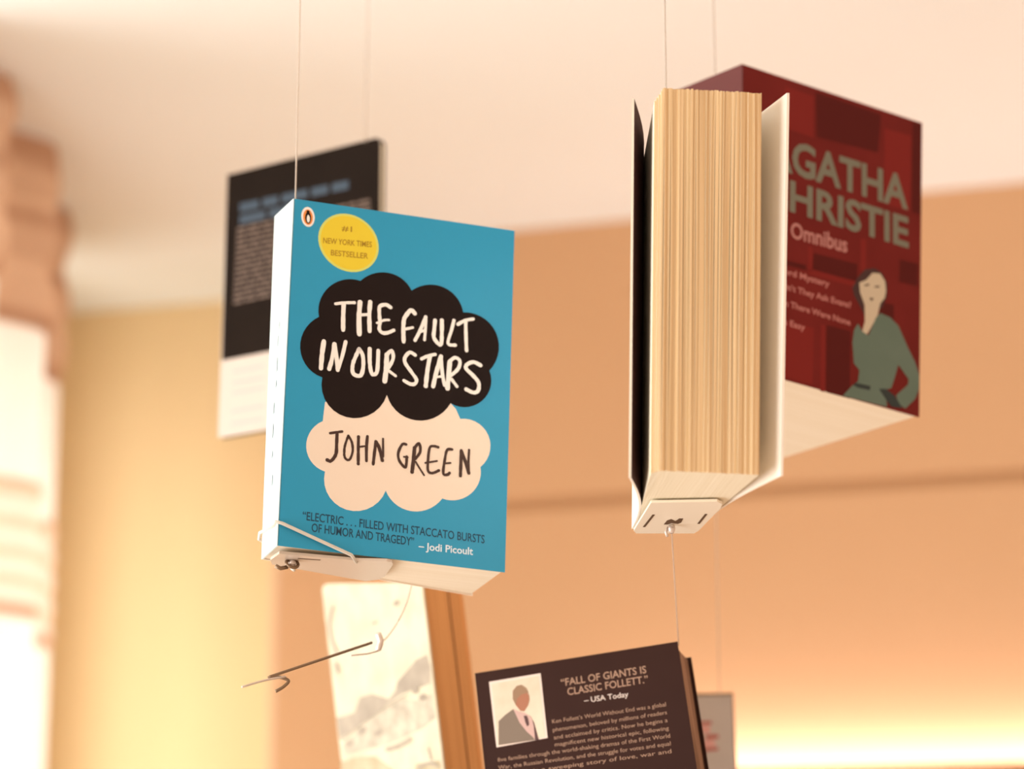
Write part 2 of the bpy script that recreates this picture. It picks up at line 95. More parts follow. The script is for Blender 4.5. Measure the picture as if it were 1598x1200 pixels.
'marks_grey':[[[-0.0579,0.05677],[-0.04917,0.0568],[-0.0491,0.05464],[-0.05782,0.05459]],[[-0.04741,0.05681],[-0.03718,0.05685],[-0.03711,0.05469],[-0.04733,0.05464]],[[-0.03543,0.05686],[-0.02632,0.05689],[-0.02625,0.05474],[-0.03536,0.0547]],[[-0.02458,0.0569],[-0.01606,0.05693],[-0.016,0.05479],[-0.02451,0.05475]],[[-0.01433,0.05694],[-0.00698,0.05697],[-0.00692,0.05483],[-0.01427,0.0548]],[[-0.00526,0.05698],[0.00408,0.05702],[0.00414,0.05488],[-0.0052,0.05484]],[[0.00579,0.05702],[0.01318,0.05705],[0.01324,0.05493],[0.00585,0.05489]],[[0.01488,0.05706],[0.02633,0.0571],[0.02637,0.05499],[0.01494,0.05493]],[[0.02801,0.05711],[0.04001,0.05716],[0.04005,0.05505],[0.02806,0.05499]],[[0.04168,0.05717],[0.04843,0.05719],[0.04847,0.05509],[0.04172,0.05506]],[[0.05009,0.0572],[0.06041,0.05724],[0.06044,0.05515],[0.05013,0.0551]],[[-0.05799,0.05276],[-0.05051,0.0528],[-0.05044,0.05064],[-0.05791,0.05059]],[[-0.04875,0.05281],[-0.03847,0.05286],[-0.0384,0.05071],[-0.04867,0.05065]],[[-0.03672,0.05287],[-0.03321,0.05289],[-0.03315,0.05074],[-0.03665,0.05072]],[[-0.03147,0.0529],[-0.02517,0.05293],[-0.0251,0.05079],[-0.0314,0.05075]],[[-0.02343,0.05294],[-0.0186,0.05297],[-0.01854,0.05082],[-0.02337,0.0508]],[[-0.01687,0.05298],[-0.01256,0.053],[-0.0125,0.05086],[-0.01681,0.05083]],[[-0.01083,0.05301],[-0.00568,0.05304],[-0.00562,0.0509],[-0.01077,0.05087]],[[-0.00396,0.05304],[0.00263,0.05308],[0.00269,0.05095],[-0.0039,0.05091]],[[0.00434,0.05309],[0.01136,0.05312],[0.01142,0.051],[0.0044,0.05096]],[[0.01306,0.05313],[0.02133,0.05318],[0.02138,0.05106],[0.01312,0.05101]],[[0.02302,0.05318],[0.03016,0.05322],[0.03021,0.05111],[0.02307,0.05107]],[[0.03185,0.05323],[0.04132,0.05328],[0.04137,0.05117],[0.03189,0.05112]],[[0.04299,0.05329],[0.04815,0.05331],[0.04819,0.05121],[0.04304,0.05118]],[[0.04981,0.05332],[0.06088,0.05338],[0.06092,0.05129],[0.04985,0.05122]],[[-0.05808,0.04876],[-0.05043,0.04881],[-0.05036,0.04665],[-0.05801,0.0466]],[[-0.04867,0.04882],[-0.0449,0.04885],[-0.04483,0.04669],[-0.04859,0.04666]],[[-0.04314,0.04886],[-0.03449,0.04891],[-0.03443,0.04676],[-0.04307,0.0467]],[[-0.03275,0.04893],[-0.02521,0.04897],[-0.02515,0.04683],[-0.03268,0.04678]],[[-0.02348,0.04899],[-0.01612,0.04903],[-0.01606,0.04689],[-0.02341,0.04684]],[[-0.01439,0.04904],[-0.00791,0.04908],[-0.00785,0.04695],[-0.01433,0.0469]],[[-0.00619,0.0491],[-0.00088,0.04913],[-0.00082,0.047],[-0.00613,0.04696]],[[0.00083,0.04914],[0.00989,0.0492],[0.00994,0.04708],[0.00089,0.04701]],[[0.01159,0.04921],[0.0177,0.04925],[0.01775,0.04713],[0.01164,0.04709]],[[0.01939,0.04926],[0.02517,0.0493],[0.02522,0.04718],[0.01944,0.04714]],[[0.02686,0.04931],[0.03579,0.04936],[0.03583,0.04726],[0.02691,0.04719]],[[0.03746,0.04937],[0.04552,0.04943],[0.04556,0.04733],[0.03751,0.04727]],[[0.04718,0.04944],[0.0517,0.04947],[0.05174,0.04737],[0.04722,0.04734]],[[0.05336,0.04948],[0.0612,0.04953],[0.06123,0.04744],[0.0534,0.04738]],[[-0.05818,0.04477],[-0.04945,0.04484],[-0.04937,0.04268],[-0.0581,0.04261]],[[-0.04769,0.04485],[-0.03754,0.04493],[-0.03747,0.04278],[-0.04761,0.04269]],[[-0.03579,0.04494],[-0.02959,0.04499],[-0.02952,0.04284],[-0.03572,0.04279]],[[-0.02785,0.045],[-0.01965,0.04506],[-0.01958,0.04292],[-0.02778,0.04285]],[[-0.01791,0.04507],[-0.00625,0.04516],[-0.00619,0.04303],[-0.01785,0.04294]],[[-0.00454,0.04518],[0.00706,0.04526],[0.00712,0.04314],[-0.00448,0.04305]],[[0.00877,0.04528],[0.01331,0.04531],[0.01336,0.04319],[0.00882,0.04316]],[[0.015,0.04532],[0.02026,0.04536],[0.02031,0.04325],[0.01505,0.04321]],[[0.02195,0.04538],[0.02579,0.04541],[0.02584,0.0433],[0.022,0.04326]],[[0.02747,0.04542],[0.03478,0.04547],[0.03483,0.04337],[0.02752,0.04331]],[[0.03646,0.04549],[0.04007,0.04551],[0.04011,0.04341],[0.0365,0.04338]],[[0.04174,0.04553],[0.04913,0.04558],[0.04917,0.04349],[0.04178,0.04343]],[[0.05079,0.04559],[0.05983,0.04566],[0.05986,0.04358],[0.05083,0.0435]],[[-0.05827,0.04078],[-0.04564,0.04089],[-0.04557,0.03874],[-0.05819,0.03862]],[[-0.04388,0.04091],[-0.03526,0.04098],[-0.0352,0.03883],[-0.04381,0.03875]],[[-0.03352,0.041],[-0.02102,0.04111],[-0.02095,0.03897],[-0.03345,0.03885]],[[-0.01929,0.04112],[-0.00926,0.04121],[-0.0092,0.03908],[-0.01922,0.03898]],[[-0.00754,0.04122],[0.00227,0.04131],[0.00232,0.03919],[-0.00748,0.0391]],[[0.00397,0.04132],[0.00935,0.04137],[0.0094,0.03925],[0.00403,0.0392]],[[0.01105,0.04139],[0.02325,0.04149],[0.0233,0.03938],[0.0111,0.03927]],[[0.02493,0.04151],[0.02836,0.04154],[0.0284,0.03943],[0.02498,0.0394]],[[0.03004,0.04155],[0.03566,0.0416],[0.0357,0.0395],[0.03008,0.03945]],[[0.03733,0.04162],[0.04454,0.04168],[0.04458,0.03958],[0.03737,0.03952]],[[0.0462,0.04169],[0.05641,0.04178],[0.05645,0.0397],[0.04624,0.0396]],[[0.05806,0.0418],[0.0631,0.04184],[0.06313,0.03976],[0.0581,0.03971]],[[-0.05837,0.03679],[-0.05274,0.03685],[-0.05266,0.0347],[-0.05829,0.03464]],[[-0.05097,0.03687],[-0.0393,0.03698],[-0.03923,0.03484],[-0.0509,0.03471]],[[-0.03755,0.037],[-0.03213,0.03705],[-0.03207,0.03491],[-0.03748,0.03486]],[[-0.03039,0.03707],[-0.01842,0.03719],[-0.01836,0.03506],[-0.03032,0.03493]],[[-0.01669,0.03721],[-0.00876,0.03729],[-0.0087,0.03516],[-0.01663,0.03508]],[[-0.00704,0.0373],[0.00197,0.03739],[0.00203,0.03527],[-0.00698,0.03518]],[[0.00368,0.03741],[0.01403,0.03751],[0.01408,0.0354],[0.00373,0.03529]],[[0.01572,0.03753],[0.02377,0.03761],[0.02382,0.0355],[0.01577,0.03542]],[[0.02546,0.03763],[0.03148,0.03769],[0.03152,0.03559],[0.0255,0.03552]],[[0.03315,0.0377],[0.03817,0.03775],[0.03822,0.03566],[0.0332,0.0356]],[[0.03984,0.03777],[0.0439,0.03781],[0.04394,0.03572],[0.03989,0.03567]],[[0.04556,0.03783],[0.05541,0.03793],[0.05544,0.03584],[0.0456,0.03573]],[[0.05706,0.03794],[0.06423,0.03801],[0.06427,0.03593],[0.05709,0.03586]],[[-0.05846,0.03281],[-0.04653,0.03295],[-0.04646,0.0308],[-0.05838,0.03066]],[[-0.04478,0.03297],[-0.03817,0.03304],[-0.0381,0.0309],[-0.04471,0.03082]],[[-0.03642,0.03306],[-0.02532,0.03318],[-0.02525,0.03105],[-0.03636,0.03092]],[[-0.02358,0.0332],[-0.01974,0.03324],[-0.01967,0.03111],[-0.02352,0.03107]],[[-0.01801,0.03326],[-0.01357,0.03331],[-0.01351,0.03118],[-0.01795,0.03113]],[[-0.01185,0.03333],[-0.00297,0.03343],[-0.00291,0.03131],[-0.01178,0.03121]],[[-0.00125,0.03345],[0.00698,0.03354],[0.00703,0.03143],[-0.0012,0.03133]],[[0.00868,0.03356],[0.01586,0.03364],[0.01591,0.03153],[0.00873,0.03145]],[[0.01755,0.03366],[0.02394,0.03373],[0.02399,0.03163],[0.0176,0.03155]],[[0.02563,0.03375],[0.03455,0.03385],[0.0346,0.03175],[0.02568,0.03165]],[[0.03623,0.03387],[0.04346,0.03395],[0.0435,0.03186],[0.03627,0.03177]],[[0.04512,0.03397],[0.05494,0.03407],[0.05498,0.03199],[0.04516,0.03188]],[[0.0566,0.03409],[0.06444,0.03418],[0.06447,0.0321],[0.05663,0.03201]],[[-0.05855,0.02884],[-0.0543,0.02889],[-0.05422,0.02674],[-0.05847,0.02668]],[[-0.05254,0.02891],[-0.04172,0.02904],[-0.04164,0.0269],[-0.05246,0.02676]],[[-0.03997,0.02907],[-0.03239,0.02916],[-0.03233,0.02702],[-0.03989,0.02692]],[[-0.03065,0.02918],[-0.02049,0.0293],[-0.02043,0.02718],[-0.03059,0.02704]],[[-0.01876,0.02933],[-0.00635,0.02948],[-0.00629,0.02736],[-0.0187,0.0272]],[[-0.00463,0.0295],[0.00369,0.0296],[0.00374,0.02749],[-0.00458,0.02738]],[[0.00539,0.02962],[0.01333,0.02972],[0.01338,0.02761],[0.00545,0.02751]],[[0.01502,0.02974],[0.01905,0.02979],[0.0191,0.02769],[0.01507,0.02763]],[[0.02074,0.02981],[0.02652,0.02988],[0.02656,0.02778],[0.02079,0.02771]],[[0.02819,0.0299],[0.03601,0.03],[0.03605,0.02791],[0.02824,0.02781]],[[0.03768,0.03002],[0.04704,0.03014],[0.04708,0.02805],[0.03772,0.02793]],[[0.0487,0.03016],[0.05909,0.03028],[0.05912,0.0282],[0.04874,0.02807]],[[-0.05865,0.02486],[-0.04692,0.02502],[-0.04684,0.02288],[-0.05857,0.02271]],[[-0.04516,0.02505],[-0.03264,0.02521],[-0.03257,0.02308],[-0.04509,0.0229]],[[-0.0309,0.02524],[-0.0194,0.02539],[-0.01934,0.02327],[-0.03083,0.0231]],[[-0.01768,0.02542],[-0.00936,0.02553],[-0.0093,0.02341],[-0.01761,0.02329]],[[-0.00765,0.02555],[-0.0021,0.02563],[-0.00204,0.02351],[-0.00759,0.02343]],[[-0.00039,0.02565],[0.00312,0.0257],[0.00318,0.02359],[-0.00033,0.02354]],[[0.00483,0.02572],[0.01212,0.02582],[0.01217,0.02371],[0.00488,0.02361]],[[0.01381,0.02584],[0.02082,0.02594],[0.02087,0.02383],[0.01387,0.02374]],[[0.0225,0.02596],[0.03054,0.02607],[0.03059,0.02397],[0.02255,0.02386]],[[0.03222,0.02609],[0.03982,0.02619],[0.03986,0.0241],[0.03226,0.024]],[[0.04148,0.02621],[0.04972,0.02633],[0.04976,0.02424],[0.04152,0.02413]],[[0.05137,0.02635],[0.05946,0.02646],[0.05949,0.02438],[0.05141,0.02427]],[[-0.05874,0.0209],[-0.05511,0.02095],[-0.05503,0.0188],[-0.05866,0.01875]],[[-0.05335,0.02098],[-0.04513,0.0211],[-0.04506,0.01896],[-0.05327,0.01883]],[[-0.04338,0.02112],[-0.03527,0.02124],[-0.0352,0.01911],[-0.04331,0.01898]],[[-0.03353,0.02127],[-0.02881,0.02134],[-0.02874,0.01921],[-0.03346,0.01913]],[[-0.02708,0.02136],[-0.0223,0.02143],[-0.02224,0.01931],[-0.02701,0.01923]],[[-0.02057,0.02146],[-0.01511,0.02154],[-0.01505,0.01942],[-0.02051,0.01933]],[[-0.01339,0.02156],[-0.00613,0.02167],[-0.00607,0.01955],[-0.01333,0.01944]],[[-0.00442,0.02169],[0.00125,0.02178],[0.00131,0.01967],[-0.00436,0.01958]],[[0.00296,0.0218],[0.00712,0.02186],[0.00717,0.01976],[0.00301,0.01969]],[[0.00882,0.02189],[0.01533,0.02198],[0.01538,0.01988],[0.00887,0.01978]],[[0.01701,0.02201],[0.02189,0.02208],[0.02193,0.01998],[0.01707,0.01991]],[[0.02357,0.0221],[0.03477,0.02227],[0.03482,0.02018],[0.02362,0.02001]],[[0.03644,0.02229],[0.0482,0.02246],[0.04824,0.02038],[0.03649,0.0202]],[[0.04985,0.02249],[0.0535,0.02254],[0.05354,0.02046],[0.04989,0.02041]],[[0.05515,0.02257],[0.06457,0.0227],[0.06461,0.02063],[0.05519,0.02049]],[[-0.05883,0.01693],[-0.04807,0.0171],[-0.048,0.01496],[-0.05875,0.01479]],[[-0.04632,0.01713],[-0.04262,0.01719],[-0.04255,0.01505],[-0.04624,0.01499]],[[-0.04087,0.01722],[-0.0315,0.01737],[-0.03143,0.01524],[-0.0408,0.01508]],[[-0.02976,0.01739],[-0.01939,0.01756],[-0.01933,0.01544],[-0.0297,0.01527]],[[-0.01767,0.01758],[-0.00966,0.01771],[-0.0096,0.0156],[-0.01761,0.01547]],[[-0.00795,0.01774],[-0.00248,0.01783],[-0.00242,0.01572],[-0.00789,0.01563]],[[-0.00077,0.01785],[0.00444,0.01793],[0.00449,0.01583],[-0.00071,0.01574]],[[0.00614,0.01796],[0.01639,0.01812],[0.01644,0.01603],[0.00619,0.01586]],[[0.01808,0.01815],[0.02296,0.01823],[0.02301,0.01613],[0.01813,0.01605]],[[0.02464,0.01825],[0.02879,0.01832],[0.02883,0.01623],[0.02469,0.01616]],[[0.03046,0.01835],[0.0399,0.0185],[0.03994,0.01641],[0.03051,0.01626]],[[0.04156,0.01852],[0.0533,0.01871],[0.05334,0.01663],[0.04161,0.01644]],[[0.05495,0.01873],[0.05828,0.01879],[0.05831,0.01672],[0.05498,0.01666]],[[-0.05892,0.01297],[-0.05371,0.01306],[-0.05363,0.01092],[-0.05885,0.01083]],[[-0.05195,0.01309],[-0.04825,0.01316],[-0.04818,0.01102],[-0.05187,0.01095]],[[-0.0465,0.01319],[-0.03869,0.01332],[-0.03862,0.01119],[-0.04643,0.01105]],[[-0.03694,0.01335],[-0.02675,0.01352],[-0.02669,0.0114],[-0.03687,0.01122]],[[-0.02502,0.01355],[-0.0177,0.01368],[-0.01764,0.01156],[-0.02496,0.01143]],[[-0.01598,0.0137],[-0.00811,0.01384],[-0.00805,0.01173],[-0.01592,0.01159]],[[-0.0064,0.01387],[-0.00286,0.01393],[-0.0028,0.01182],[-0.00634,0.01176]],[[-0.00116,0.01396],[0.00667,0.01409],[0.00672,0.01199],[-0.0011,0.01185]],[[0.00836,0.01412],[0.02023,0.01432],[0.02028,0.01223],[0.00842,0.01202]],[[0.02191,0.01435],[0.03286,0.01454],[0.03291,0.01245],[0.02196,0.01226]],[[0.03453,0.01456],[0.04434,0.01473],[0.04438,0.01265],[0.03458,0.01248]],[[0.04599,0.01476],[0.05026,0.01483],[0.0503,0.01276],[0.04603,0.01268]],[[0.05191,0.01486],[0.06305,0.01505],[0.06308,0.01298],[0.05195,0.01279]],[[-0.05902,0.00902],[-0.05405,0.00911],[-0.05397,0.00697],[-0.05894,0.00688]],[[-0.05229,0.00914],[-0.04187,0.00933],[-0.0418,0.0072],[-0.05221,0.00701]],[[-0.04013,0.00936],[-0.0342,0.00947],[-0.03413,0.00735],[-0.04006,0.00723]],[[-0.03246,0.0095],[-0.02407,0.00966],[-0.024,0.00754],[-0.03239,0.00738]],[[-0.02234,0.00969],[-0.01876,0.00975],[-0.01869,0.00764],[-0.02228,0.00757]],[[-0.01704,0.00978],[-0.00521,0.01],[-0.00515,0.00789],[-0.01697,0.00767]],[[-0.0035,0.01003],[0.00807,0.01024],[0.00812,0.00814],[-0.00344,0.00792]],[[0.00976,0.01027],[0.01345,0.01034],[0.0135,0.00824],[0.00982,0.00817]],[[0.01513,0.01037],[0.02708,0.01059],[0.02712,0.0085],[0.01519,0.00827]],[[0.02875,0.01062],[0.03332,0.0107],[0.03336,0.00862],[0.0288,0.00853]],[[0.03498,0.01073],[0.04083,0.01084],[0.04087,0.00876],[0.03503,0.00865]],[[0.04249,0.01087],[0.05115,0.01102],[0.05119,0.00895],[0.04253,0.00879]],[[0.0528,0.01105],[0.06436,0.01126],[0.0644,0.0092],[0.05284,0.00898]],[[-0.05911,0.00507],[-0.0483,0.00528],[-0.04823,0.00315],[-0.05903,0.00293]],[[-0.04655,0.00531],[-0.04085,0.00542],[-0.04078,0.0033],[-0.04648,0.00318]],[[-0.0391,0.00546],[-0.028,0.00567],[-0.02793,0.00355],[-0.03903,0.00333]],[[-0.02627,0.00571],[-0.01395,0.00594],[-0.01389,0.00383],[-0.0262,0.00359]],[[-0.01223,0.00598],[0.00004,0.00621],[0.0001,0.00411],[-0.01217,0.00387]],[[0.00174,0.00625],[0.00924,0.00639],[0.00929,0.0043],[0.0018,0.00415]],[[0.01093,0.00643],[0.01978,0.0066],[0.01983,0.00451],[0.01098,0.00433]],[[0.02146,0.00663],[0.03173,0.00683],[0.03178,0.00475],[0.02151,0.00454]],[[0.0334,0.00686],[0.04242,0.00703],[0.04246,0.00496],[0.03345,0.00478]],[[0.04408,0.00707],[0.05374,0.00725],[0.05378,0.00519],[0.04412,0.00499]],[[0.05539,0.00729],[0.05898,0.00736],[0.05902,0.00529],[0.05543,0.00522]],[[-0.0592,0.00112],[-0.05087,0.00129],[-0.05079,-0.00084],[-0.05912,-0.00101]],[[-0.04912,0.00133],[-0.03842,0.00155],[-0.03835,-0.00057],[-0.04904,-0.0008]],[[-0.03668,0.00159],[-0.02517,0.00182],[-0.02511,-0.00029],[-0.03661,-0.00054]],[[-0.02345,0.00186],[-0.01993,0.00193],[-0.01986,-0.00018],[-0.02338,-0.00026]],[[-0.01821,0.00197],[-0.01194,0.00209],[-0.01188,-0.00001],[-0.01814,-0.00014]],[[-0.01023,0.00213],[0.00189,0.00238],[0.00195,0.00028],[-0.01017,0.00002]],[[0.00359,0.00241],[0.01161,0.00258],[0.01166,0.00049],[0.00364,0.00032]],[[0.0133,0.00261],[0.01952,0.00274],[0.01957,0.00065],[0.01335,0.00052]],[[0.0212,0.00277],[0.02937,0.00294],[0.02942,0.00086],[0.02125,0.00069]],[[0.03104,0.00298],[0.03634,0.00308],[0.03638,0.00101],[0.03109,0.0009]],[[0.038,0.00312],[0.04844,0.00333],[0.04848,0.00127],[0.03805,0.00104]],[[0.05009,0.00337],[0.05639,0.0035],[0.05643,0.00143],[0.05013,0.0013]],[[0.05803,0.00353],[0.06602,0.00369],[0.06605,0.00164],[0.05807,0.00147]]],
'marks_blue':[[[-0.05618,0.07526],[-0.03849,0.07516],[-0.03827,0.06825],[-0.05594,0.06832]],[[-0.03497,0.07514],[-0.02098,0.07506],[-0.02078,0.06819],[-0.03475,0.06824]],[[-0.0175,0.07504],[0.00551,0.07491],[0.00568,0.06809],[-0.0173,0.06818]],[[0.00893,0.07489],[0.02369,0.0748],[0.02384,0.06803],[0.0091,0.06808]],[[0.02708,0.07478],[0.04167,0.0747],[0.04181,0.06796],[0.02723,0.06802]],[[-0.05585,0.06584],[-0.03234,0.06577],[-0.03212,0.0589],[-0.05561,0.05892]],[[-0.02884,0.06576],[-0.0057,0.0657],[-0.00552,0.05888],[-0.02863,0.0589]]],
'marks_low':[[[-0.05775,-0.05053],[-0.02982,-0.05031],[-0.02976,-0.0522],[-0.05768,-0.05244]],[[-0.05786,-0.05906],[-0.02955,-0.05882],[-0.02949,-0.06071],[-0.0578,-0.06097]],[[-0.05796,-0.06662],[-0.02931,-0.06637],[-0.02925,-0.06825],[-0.05789,-0.06852]],[[-0.05813,-0.07982],[-0.02889,-0.07953],[-0.02883,-0.08141],[-0.05806,-0.08171]],[[-0.05826,-0.08921],[-0.02859,-0.08891],[-0.02854,-0.09078],[-0.05819,-0.0911]]]},
'b5':{'loc':[-0.08048,1.53089,1.65091],
'rot':[0.20843,0.12455,-1.01363],
'w':0.137,
't':0.0298,
'front':[[-0.0687,0.09853],[-0.06793,-0.0266],[0.06751,0.09401],[0.06906,-0.01917]],
'art':[['grey',[[0.02181,0.03368],[0.0394,0.0427],[0.0494,0.04824],[0.0642,0.05165],[0.06683,0.04426],[0.06446,0.0336],[0.04529,0.02993],[0.02682,0.0262],[0.00235,0.01784],[-0.0307,0.0056],[-0.06609,-0.00656],[-0.06766,0.00763],[-0.04113,0.01196],[-0.03155,0.02236],[-0.01445,0.02507],[0.00795,0.0224],[0.01831,0.02815]]],['mid',[[-0.06511,-0.01279],[-0.03097,0.00448],[0.00185,0.01563],[0.02607,0.02293],[0.04359,0.02237],[0.0641,0.02722],[0.06614,0.01244],[0.04848,0.00539],[0.02984,0.00032],[-0.0035,-0.00769],[-0.05988,-0.01651]]],['tan',[[-0.06852,-0.02207],[-0.04804,-0.01763],[-0.01918,-0.01563],[0.00218,-0.0228],[0.00195,-0.03378],[-0.0686,-0.03804]]],['tan',[[0.03456,-0.01781],[0.06557,-0.01406],[0.06629,-0.02989],[0.02691,-0.03227]]],['grey',[[-0.02667,0.00163],[-0.02716,0.00039],[-0.02881,-0.00084],[-0.03132,-0.00181],[-0.03418,-0.00233],[-0.03683,-0.00229],[-0.03875,-0.00171],[-0.03954,-0.00069],[-0.03905,0.00056],[-0.03737,0.00179],[-0.03485,0.00276],[-0.03198,0.00327],[-0.02935,0.00323],[-0.02745,0.00264]]],['grey',[[-0.00522,0.00083],[-0.00562,-0.00031],[-0.0071,-0.00144],[-0.00935,-0.00235],[-0.01193,-0.00286],[-0.01434,-0.00285],[-0.01609,-0.00234],[-0.01684,-0.00142],[-0.01643,-0.00027],[-0.01494,0.00087],[-0.01267,0.00178],[-0.01009,0.00227],[-0.00769,0.00226],[-0.00595,0.00175]]],['grey',[[-0.04667,-0.00763],[-0.04716,-0.00889],[-0.04886,-0.01014],[-0.05142,-0.01113],[-0.05434,-0.01167],[-0.05705,-0.01165],[-0.05901,-0.01106],[-0.05982,-0.01004],[-0.05931,-0.00877],[-0.0576,-0.00752],[-0.05503,-0.00653],[-0.0521,-0.006],[-0.0494,-0.00603],[-0.04747,-0.00661]]],['grey',[[0.03627,0.08454],[0.03607,0.0837],[0.03507,0.08286],[0.03349,0.08218],[0.03161,0.0818],[0.02983,0.0818],[0.02848,0.08217],[0.02785,0.08285],[0.02805,0.0837],[0.02905,0.08455],[0.03065,0.08523],[0.03253,0.0856],[0.03431,0.0856],[0.03564,0.08522]]],['grey',[[0.05778,0.02577],[0.05746,0.02476],[0.05622,0.02376],[0.05431,0.02295],[0.0521,0.0225],[0.05002,0.02251],[0.04849,0.02296],[0.04783,0.02378],[0.04815,0.02479],[0.0494,0.0258],[0.05133,0.02661],[0.05354,0.02705],[0.05561,0.02704],[0.05712,0.02659]]],['grey',[[0.04962,0.02982],[0.04936,0.0289],[0.04824,0.02796],[0.04649,0.0272],[0.04446,0.02676],[0.04253,0.02673],[0.0411,0.02713],[0.04045,0.02787],[0.04071,0.0288],[0.04184,0.02974],[0.04359,0.0305],[0.04564,0.03094],[0.04756,0.03096],[0.04898,0.03056]]]],
'strokes':[[[[-0.05514,0.0813],[-0.06236,0.07163],[-0.06233,0.06136],[-0.05613,0.05118]],6],[[[-0.05925,0.04318],[-0.05773,0.03923]],9],[[[-0.00182,-0.01036],[0.01472,-0.0074],[0.03145,-0.00231]],7],[[[0.0385,-0.01975],[0.05226,-0.01634],[0.06271,-0.01739]],5],[[[0.05321,-0.00723],[0.05503,-0.01354]],4],[[[-0.00392,0.07062],[0.00327,0.07174]],3],[[[-0.06251,-0.00698],[-0.0307,0.0056],[0.0021,0.01673],[0.03104,0.02524]],2.5]],
'pg':[[0.03315,0.08425],[0.03169,-0.02467],[0.01851,0.08691],[0.02021,-0.02157]]},
'b3':{'loc':[0.09567,1.11564,1.83298],
'rot':[-0.02569,0.02457,0.08522],
'w':0.0528,
't':0.1299,
'fore':[[-0.02575,0.09787],[0.02786,0.10029],[0.02541,-0.09816],[-0.02641,-0.10037]],
'spine':[[-0.01636,0.13473],[0.01396,0.13221]],
'lcov':[-0.03436,0.0167],
'rcov':[0.03567,-0.00005],
'lcov_t':[-0.03453,0.0167,0.105],
'rcov_t':[0.04057,-0.00005,0.09893],
'plate':[[-0.01851,0.05952],[0.01351,0.05064],[0.01701,0.05586],[0.01786,0.06461],[0.01563,0.12129],[0.01433,0.1281],[-0.01577,0.13389],[-0.01799,0.12773]],
'slots':[[[-0.01334,0.08628],[-0.01408,0.11645]],[[0.01285,0.0798],[0.0127,0.1033]]],
'hole':[[-0.00476,0.10823],[-0.00451,0.09865],[-0.00302,0.09522],[-0.00004,0.09938],[0.00098,0.0929],[0.00292,0.09253],[0.00338,0.1019],[0.00222,0.1053],[-0.00129,0.10438],[-0.00279,0.10786]],
'crimp':[-0.00076,0.10786]},
'b6':{'loc':[0.04645,1.31653,1.57469],
'rot':[-0.07784,-0.12863,-0.25107],
'w':0.1162,
't':0.0349,
'front':[[-0.05897,0.10013],[0.05807,0.09915],[0.06202,-0.09436],[-0.05824,-0.0942]],
'tb':[0.05811,0.04039],
'big':[['quote',[-0.01039,0.08468],[0.03862,0.08443],0.004],['CLASSIC FOLLETT.”',[-0.00733,0.07906],[0.03901,0.0789],0.00399]],
'usa':[['– USA Today',[0.0016,0.07326],[0.02691,0.07285],0.00288]],
'body':[['Ken Follett’s World Without End was a global',[-0.01792,0.0647],[0.04712,0.0642],0.00223],['phenomenon, beloved by millions of readers',[-0.01805,0.06],[0.04708,0.0597],0.00222],['and acclaimed by critics. Now he begins a',[-0.018,0.05565],[0.04687,0.05535],0.00221],['magnificent new historical epic, following',[-0.0179,0.05166],[0.04702,0.05091],0.00221],['five families through the world-shaking dramas of the First World',[-0.0513,0.04811],[0.04718,0.0466],0.00222],['War, the Russian Revolution, and the struggle for votes and equal',[-0.05139,0.04379],[0.04698,0.04234],0.00221],['rights. It is a sweeping story of love, war and',[-0.05111,0.03942],[0.04679,0.0381],0.00221]],
'photo':[[-0.05164,0.09393],[-0.02141,0.094],[-0.02149,0.05708],[-0.05122,0.05634]],
'photo_in':[[-0.0503,0.0924],[-0.02263,0.09263],[-0.02286,0.05796],[-0.05006,0.0573]],
'p_hair':[[-0.03892,0.08195],[-0.03842,0.08656],[-0.03576,0.08901],[-0.03309,0.0891],[-0.03069,0.08689],[-0.02967,0.08412],[-0.03369,0.08372],[-0.03657,0.08158],[-0.03748,0.07808]],
'p_face':[[-0.03771,0.08332],[-0.03508,0.08551],[-0.03039,0.08475],[-0.02948,0.08252],[-0.02945,0.07992],[-0.03072,0.07701],[-0.03317,0.07402],[-0.03522,0.07461],[-0.03748,0.07808]],
'p_suit':[[-0.04846,0.07074],[-0.04432,0.07371],[-0.03927,0.07629],[-0.03752,0.0729],[-0.03363,0.06505],[-0.02873,0.05708],[-0.04989,0.05737]],
'p_shirt':[[-0.03927,0.07629],[-0.03629,0.07452],[-0.03276,0.07292],[-0.02938,0.07006],[-0.0286,0.06529],[-0.02867,0.05758],[-0.03288,0.06235],[-0.03647,0.06808]],
'p_tie':[[-0.03371,0.07152],[-0.03188,0.07139],[-0.03131,0.06933],[-0.03113,0.0662],[-0.03231,0.0651],[-0.03309,0.06755]],
'p_arm':[[-0.03031,0.07124],[-0.02817,0.06677],[-0.02655,0.05684],[-0.02874,0.05698],[-0.0296,0.06339]]},
'b7':{'loc':[0.08958,1.62,1.58731],
'rot':[-0.01686,-0.02536,0.06364],
'w':0.129,
't':0.02,
'marks':[[[0.03753,0.07981],[0.04811,0.08005],[0.04932,0.07785],[0.03743,0.07764]],[[0.04369,0.07056],[0.0525,0.07083],[0.05325,0.06821],[0.04486,0.0675]],[[0.03668,0.06159],[0.05208,0.06215],[0.05241,0.05998],[0.03656,0.05899]]],
'pink':[[[0.03741,0.0772],[0.04752,0.07701],[0.04727,0.0718],[0.03716,0.07199]],[[0.03694,0.06722],[0.05055,0.06696],[0.05034,0.06262],[0.03672,0.06245]]]},
'hook':{'bar':[[-0.12667,1.24,1.65168],[-0.0772,1.3,1.67771]],
'tail':[[-0.11958,1.25,1.65291],[-0.12754,1.22,1.64726],[-0.13638,1.2,1.64161]],
'curl':[[-0.12869,1.25,1.65223],[-0.12397,1.25,1.65291],[-0.11887,1.25,1.65156],[-0.11783,1.25,1.65021],[-0.12047,1.25,1.64751],[-0.12446,1.25,1.64515]],
'knob':[[-0.07468,1.31,1.68478],[-0.07283,1.31,1.67979],[-0.07454,1.31,1.67444]],
